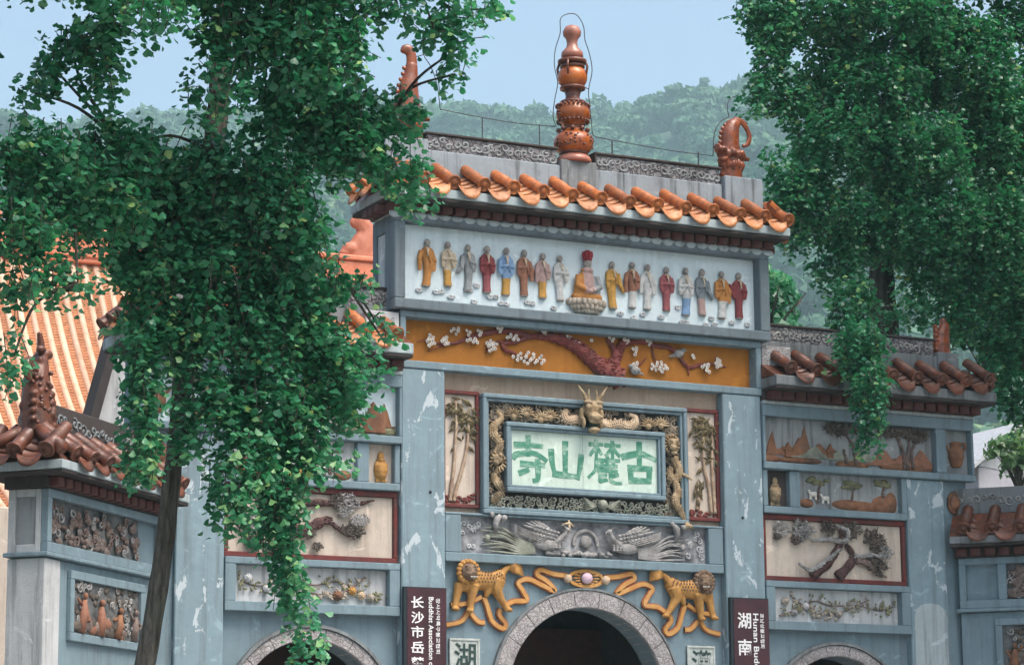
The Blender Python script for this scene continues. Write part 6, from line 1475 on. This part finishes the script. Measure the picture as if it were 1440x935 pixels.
CROWN_R += [(7.6, -4.0, 16.4, 2.4, 1.0, .8, 0), (9.6, -2.6, 15.6, 2.2, 1.0, .8, 0), (6.6, -2.0, 16.6, 1.8, .9, .7, 0)]     # unseen clumps added over the crown to shade the right side gate
hang_L = [c for c in CROWN_L if c[6]]
ginkgo('tall ginkgo with leaning trunk and dense hanging foliage in front of the left side gate', TRUNK_L, CROWN_L, 1080, .060, 'ginkgo_leaf', 0.0, 280, hang_L)
ginkgo('dark ginkgo crown behind the right side gate, drooping over its tiled roof', TRUNK_R, CROWN_R, 520, .074, 'ginkgo_leaf', GZ, 0, [])

# ------------------------------------------------------------------ background planting
def leaf_ball(n, R, size, flat=.8, lobes=6, seed=0):
    r = np.random.default_rng(seed); L = r.normal(size=(lobes,3)); L /= np.linalg.norm(L, axis=1)[:,None]; L *= r.uniform(.35,.7,lobes)[:,None]*np.array([1,1,flat]); L[:,2] += .1
    lr = r.uniform(.32,.55,lobes)
    k = r.integers(0, lobes, n); u = r.normal(size=(n,3)); u /= np.linalg.norm(u, axis=1)[:,None]; u[:,2] = np.where(u[:,2] < -.35, -u[:,2], u[:,2])
    p = L[k] + u*(lr[k]*r.uniform(.75,1.05,n))[:,None]*np.array([1,1,flat])
    nn = u + r.normal(size=(n,3))*.45; nn /= np.linalg.norm(nn, axis=1)[:,None]
    a = np.cross(nn, r.normal(size=(n,3))); a /= np.linalg.norm(a, axis=1)[:,None]; b = np.cross(nn, a)
    s = size*r.uniform(.6,1.3,n)[:,None]/R
    tri = np.stack([p + a*s, p - a*s*.6 + b*s*.8, p - a*s*.5 - b*s*.9], 1)*R
    tone = .35 + .3*u[:,2] + r.normal(0,.13,n) + .15*(L[k,2])  # leaves facing up toned lighter, as if lit from above
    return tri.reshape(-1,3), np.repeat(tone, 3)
def bush(name, label, cat, x, y, z0, h, R, n, size, mat, seed, trunk_r=.06):
    root = thing(name, label, cat, (x, y, 0.0))
    V, t = leaf_ball(n, R, size, .85, 8, seed); V = V + np.array([x, y, z0+h])
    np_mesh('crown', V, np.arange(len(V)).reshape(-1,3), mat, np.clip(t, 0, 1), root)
    m = MB(); m.tube(smooth_pts([(x, y, -.05), (x+.1, y, (z0+h)*.5), (x, y, z0+h)], 4), lerp_list([trunk_r*2, trunk_r*1.4, trunk_r], 9), 8)
    for k in range(7): a = 2*PI*k/7; m.tube([(x, y, z0+h*.7), (x+R*.3*math.cos(a), y+R*.3*math.sin(a), z0+h), (x+R*.6*math.cos(a), y+R*.6*math.sin(a), z0+h+R*.3)], [trunk_r*.7, trunk_r*.4, .01], 6)
    m.build('trunk', 'bark', root, True)
bush('bushy_tree', 'sunlit pale green leafy tree right of the painted frieze', 'tree', 9.2, 8.0, 6.6, 3.2, 1.5, 5200, .075, 'bush_leaf', 3)
bush('bushy_tree', 'small tree with cream blossom behind the right ridge dragon', 'tree', 8.0, 12.5, 9.6, 2.7, .75, 2200, .07, 'blossom', 4)
bush('bushy_tree', 'green leafy tree between the ridge dragon and the right crown', 'tree', 7.6, 7.5, 7.6, 3.4, 1.3, 5200, .075, 'ginkgo_leaf', 6)
bush('shrub', 'yellow green shrub in front of the white house', 'shrub', 22.9, 20.5, 8.6, 2.4, 1.0, 700, .10, 'bush_leaf', 8)
bush('bushy_tree', 'bright green tree at the right picture edge by the white house', 'tree', 24.6, 20.0, 7.6, 2.6, 1.3, 1300, .11, 'bush_leaf', 9)
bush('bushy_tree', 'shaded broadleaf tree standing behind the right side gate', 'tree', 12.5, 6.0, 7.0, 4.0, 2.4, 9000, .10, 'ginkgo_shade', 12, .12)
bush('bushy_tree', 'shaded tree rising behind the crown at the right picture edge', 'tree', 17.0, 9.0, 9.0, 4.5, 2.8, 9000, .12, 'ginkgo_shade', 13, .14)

bush('bushy_tree', 'unseen broad tree added right of the gate to shade the side gate', 'tree', 11.2, -6.6, 7.6, 4.8, 5.6, 30000, .16, 'ginkgo_shade', 14, .2)  # unseen tree, added to cut the light on the right side gate
bush('bushy_tree', 'unseen broad tree added left of the splayed wall to shade it', 'tree', -14.6, -6.6, 4.5, 3.6, 4.3, 16000, .16, 'ginkgo_shade', 16, .18)  # unseen tree, added to darken the left splayed wall
bush('bushy_tree', 'unseen tall tree added beyond the right end wall for shade', 'tree', 14.5, -1.0, 8.0, 5.0, 5.0, 12000, .22, 'ginkgo_shade', 15, .2)  # another unseen tree, added for shade on the right wing

# ------------------------------------------------------------------ wooded hill
CAMX, CAMY = -17.16, -32.25
def hnoise(x, y):
    return 3.2*np.sin(x*.045+1.3)*np.cos(y*.038) + 1.8*np.sin(x*.11+y*.07) + 1.2*np.sin(y*.16-x*.05+2)
HS = 4.0      # the hill stands about 1.2 km away
def hill_z(r, a):
    r = r/HS
    t = np.clip((r-75)/(300-75), 0, 1.25); s = np.where(t < 1, t*t*(3-2*t)*.55+t*.45, 1-1.6*(t-1))
    x = CAMX+r*np.sin(a); y = CAMY+r*np.cos(a)
    crest = 1 + .010*np.sin(a*38) + .022*np.sin((a-.42)*7)
    return HS*(79.0*s*crest + hnoise(x, y)*.6*np.clip(t*2, 0, 1)*np.clip((1.2-t)*3, 0, 1) - .3)
def build_hill():
    A = np.radians(np.linspace(-12, 66, 90)); Rr = HS*np.concatenate([np.linspace(70, 330, 80), [380, 450]])
    V = []; 
    for r in Rr:
        z = hill_z(np.full_like(A, r), A); V.append(np.stack([CAMX+r*np.sin(A), CAMY+r*np.cos(A), z], 1))
    V = np.vstack(V); n = len(A); F = [(j*n+i, j*n+i+1, (j+1)*n+i+1, (j+1)*n+i) for j in range(len(Rr)-1) for i in range(n-1)]
    structure(np_mesh('hill', V, np.array(F), 'forest_floor', nv=4, smooth=True))
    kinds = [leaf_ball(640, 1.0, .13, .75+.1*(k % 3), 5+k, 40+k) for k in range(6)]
    Vs, Ts = [], []
    r_ = np.random.default_rng(5)
    low = [leaf_ball(150, 1.0, .26, .8, 5+k, 60+k) for k in range(6)]
    for i in range(3500):
        wide = i >= 2300       # flanks of the hill, outside the picture
        r = HS*(math.sqrt(r_.uniform(95**2, 318**2)) if i % 4 else r_.uniform(272, 312)); a = math.radians(r_.uniform(13, 40) if not wide else (r_.uniform(-8, 13) if i % 2 else r_.uniform(40, 60)))
        if r < 600 and r_.random() < .5: continue
        R = HS*(r_.uniform(2.4, 4.4) if wide else r_.uniform(1.7, 3.5)); z = float(hill_z(np.array([r]), np.array([a]))[0])
        v, t = (low if wide else kinds)[i % 6]; th = r_.uniform(0, 6.28); c, s = math.cos(th), math.sin(th)
        sx, sz = r_.uniform(.9, 1.25), r_.uniform(.8, 1.1)
        w = np.stack([(v[:,0]*c - v[:,1]*s)*sx, (v[:,0]*s + v[:,1]*c)*sx, v[:,2]*sz], 1)*R + np.array([CAMX+r*math.sin(a), CAMY+r*math.cos(a), z+R*.75*sz])
        if r > 235:
            k = slice(None)
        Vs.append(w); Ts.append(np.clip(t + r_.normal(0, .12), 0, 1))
    # one tall pine on the skyline
    a = math.radians(30.7); r = 296*HS; z = float(hill_z(np.array([r]), np.array([a]))[0])
    for q, (dz, RR) in enumerate(((8, 10), (18, 8.7), (28, 6.9), (35, 4.7))):
        v, t = kinds[q]; Vs.append(v*RR + np.array([CAMX+r*math.sin(a), CAMY+r*math.cos(a), z+dz])); Ts.append(np.clip(t-.15, 0, 1))
    V = np.vstack(Vs); T = np.concatenate(Ts)
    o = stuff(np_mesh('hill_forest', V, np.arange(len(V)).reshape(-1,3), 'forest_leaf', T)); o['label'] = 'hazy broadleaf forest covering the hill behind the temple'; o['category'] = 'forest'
build_hill()

# ------------------------------------------------------------------ haze
def build_haze():
    m = MB().box(-2400, 2400, -2400, 2400, -1.1, 375)
    n = NT('haze_air'); n.t.nodes.remove(n.b)
    v = n.n('ShaderNodeVolumePrincipled'); v.inputs['Color'].default_value = (0.58, 0.90, 0.98, 1); v.inputs['Density'].default_value = 0.00043; v.inputs['Anisotropy'].default_value = 0.0
    n.l(v.outputs[0], n.out.inputs['Volume'])
    stuff(m.build('haze', 'haze_air'))
build_haze()
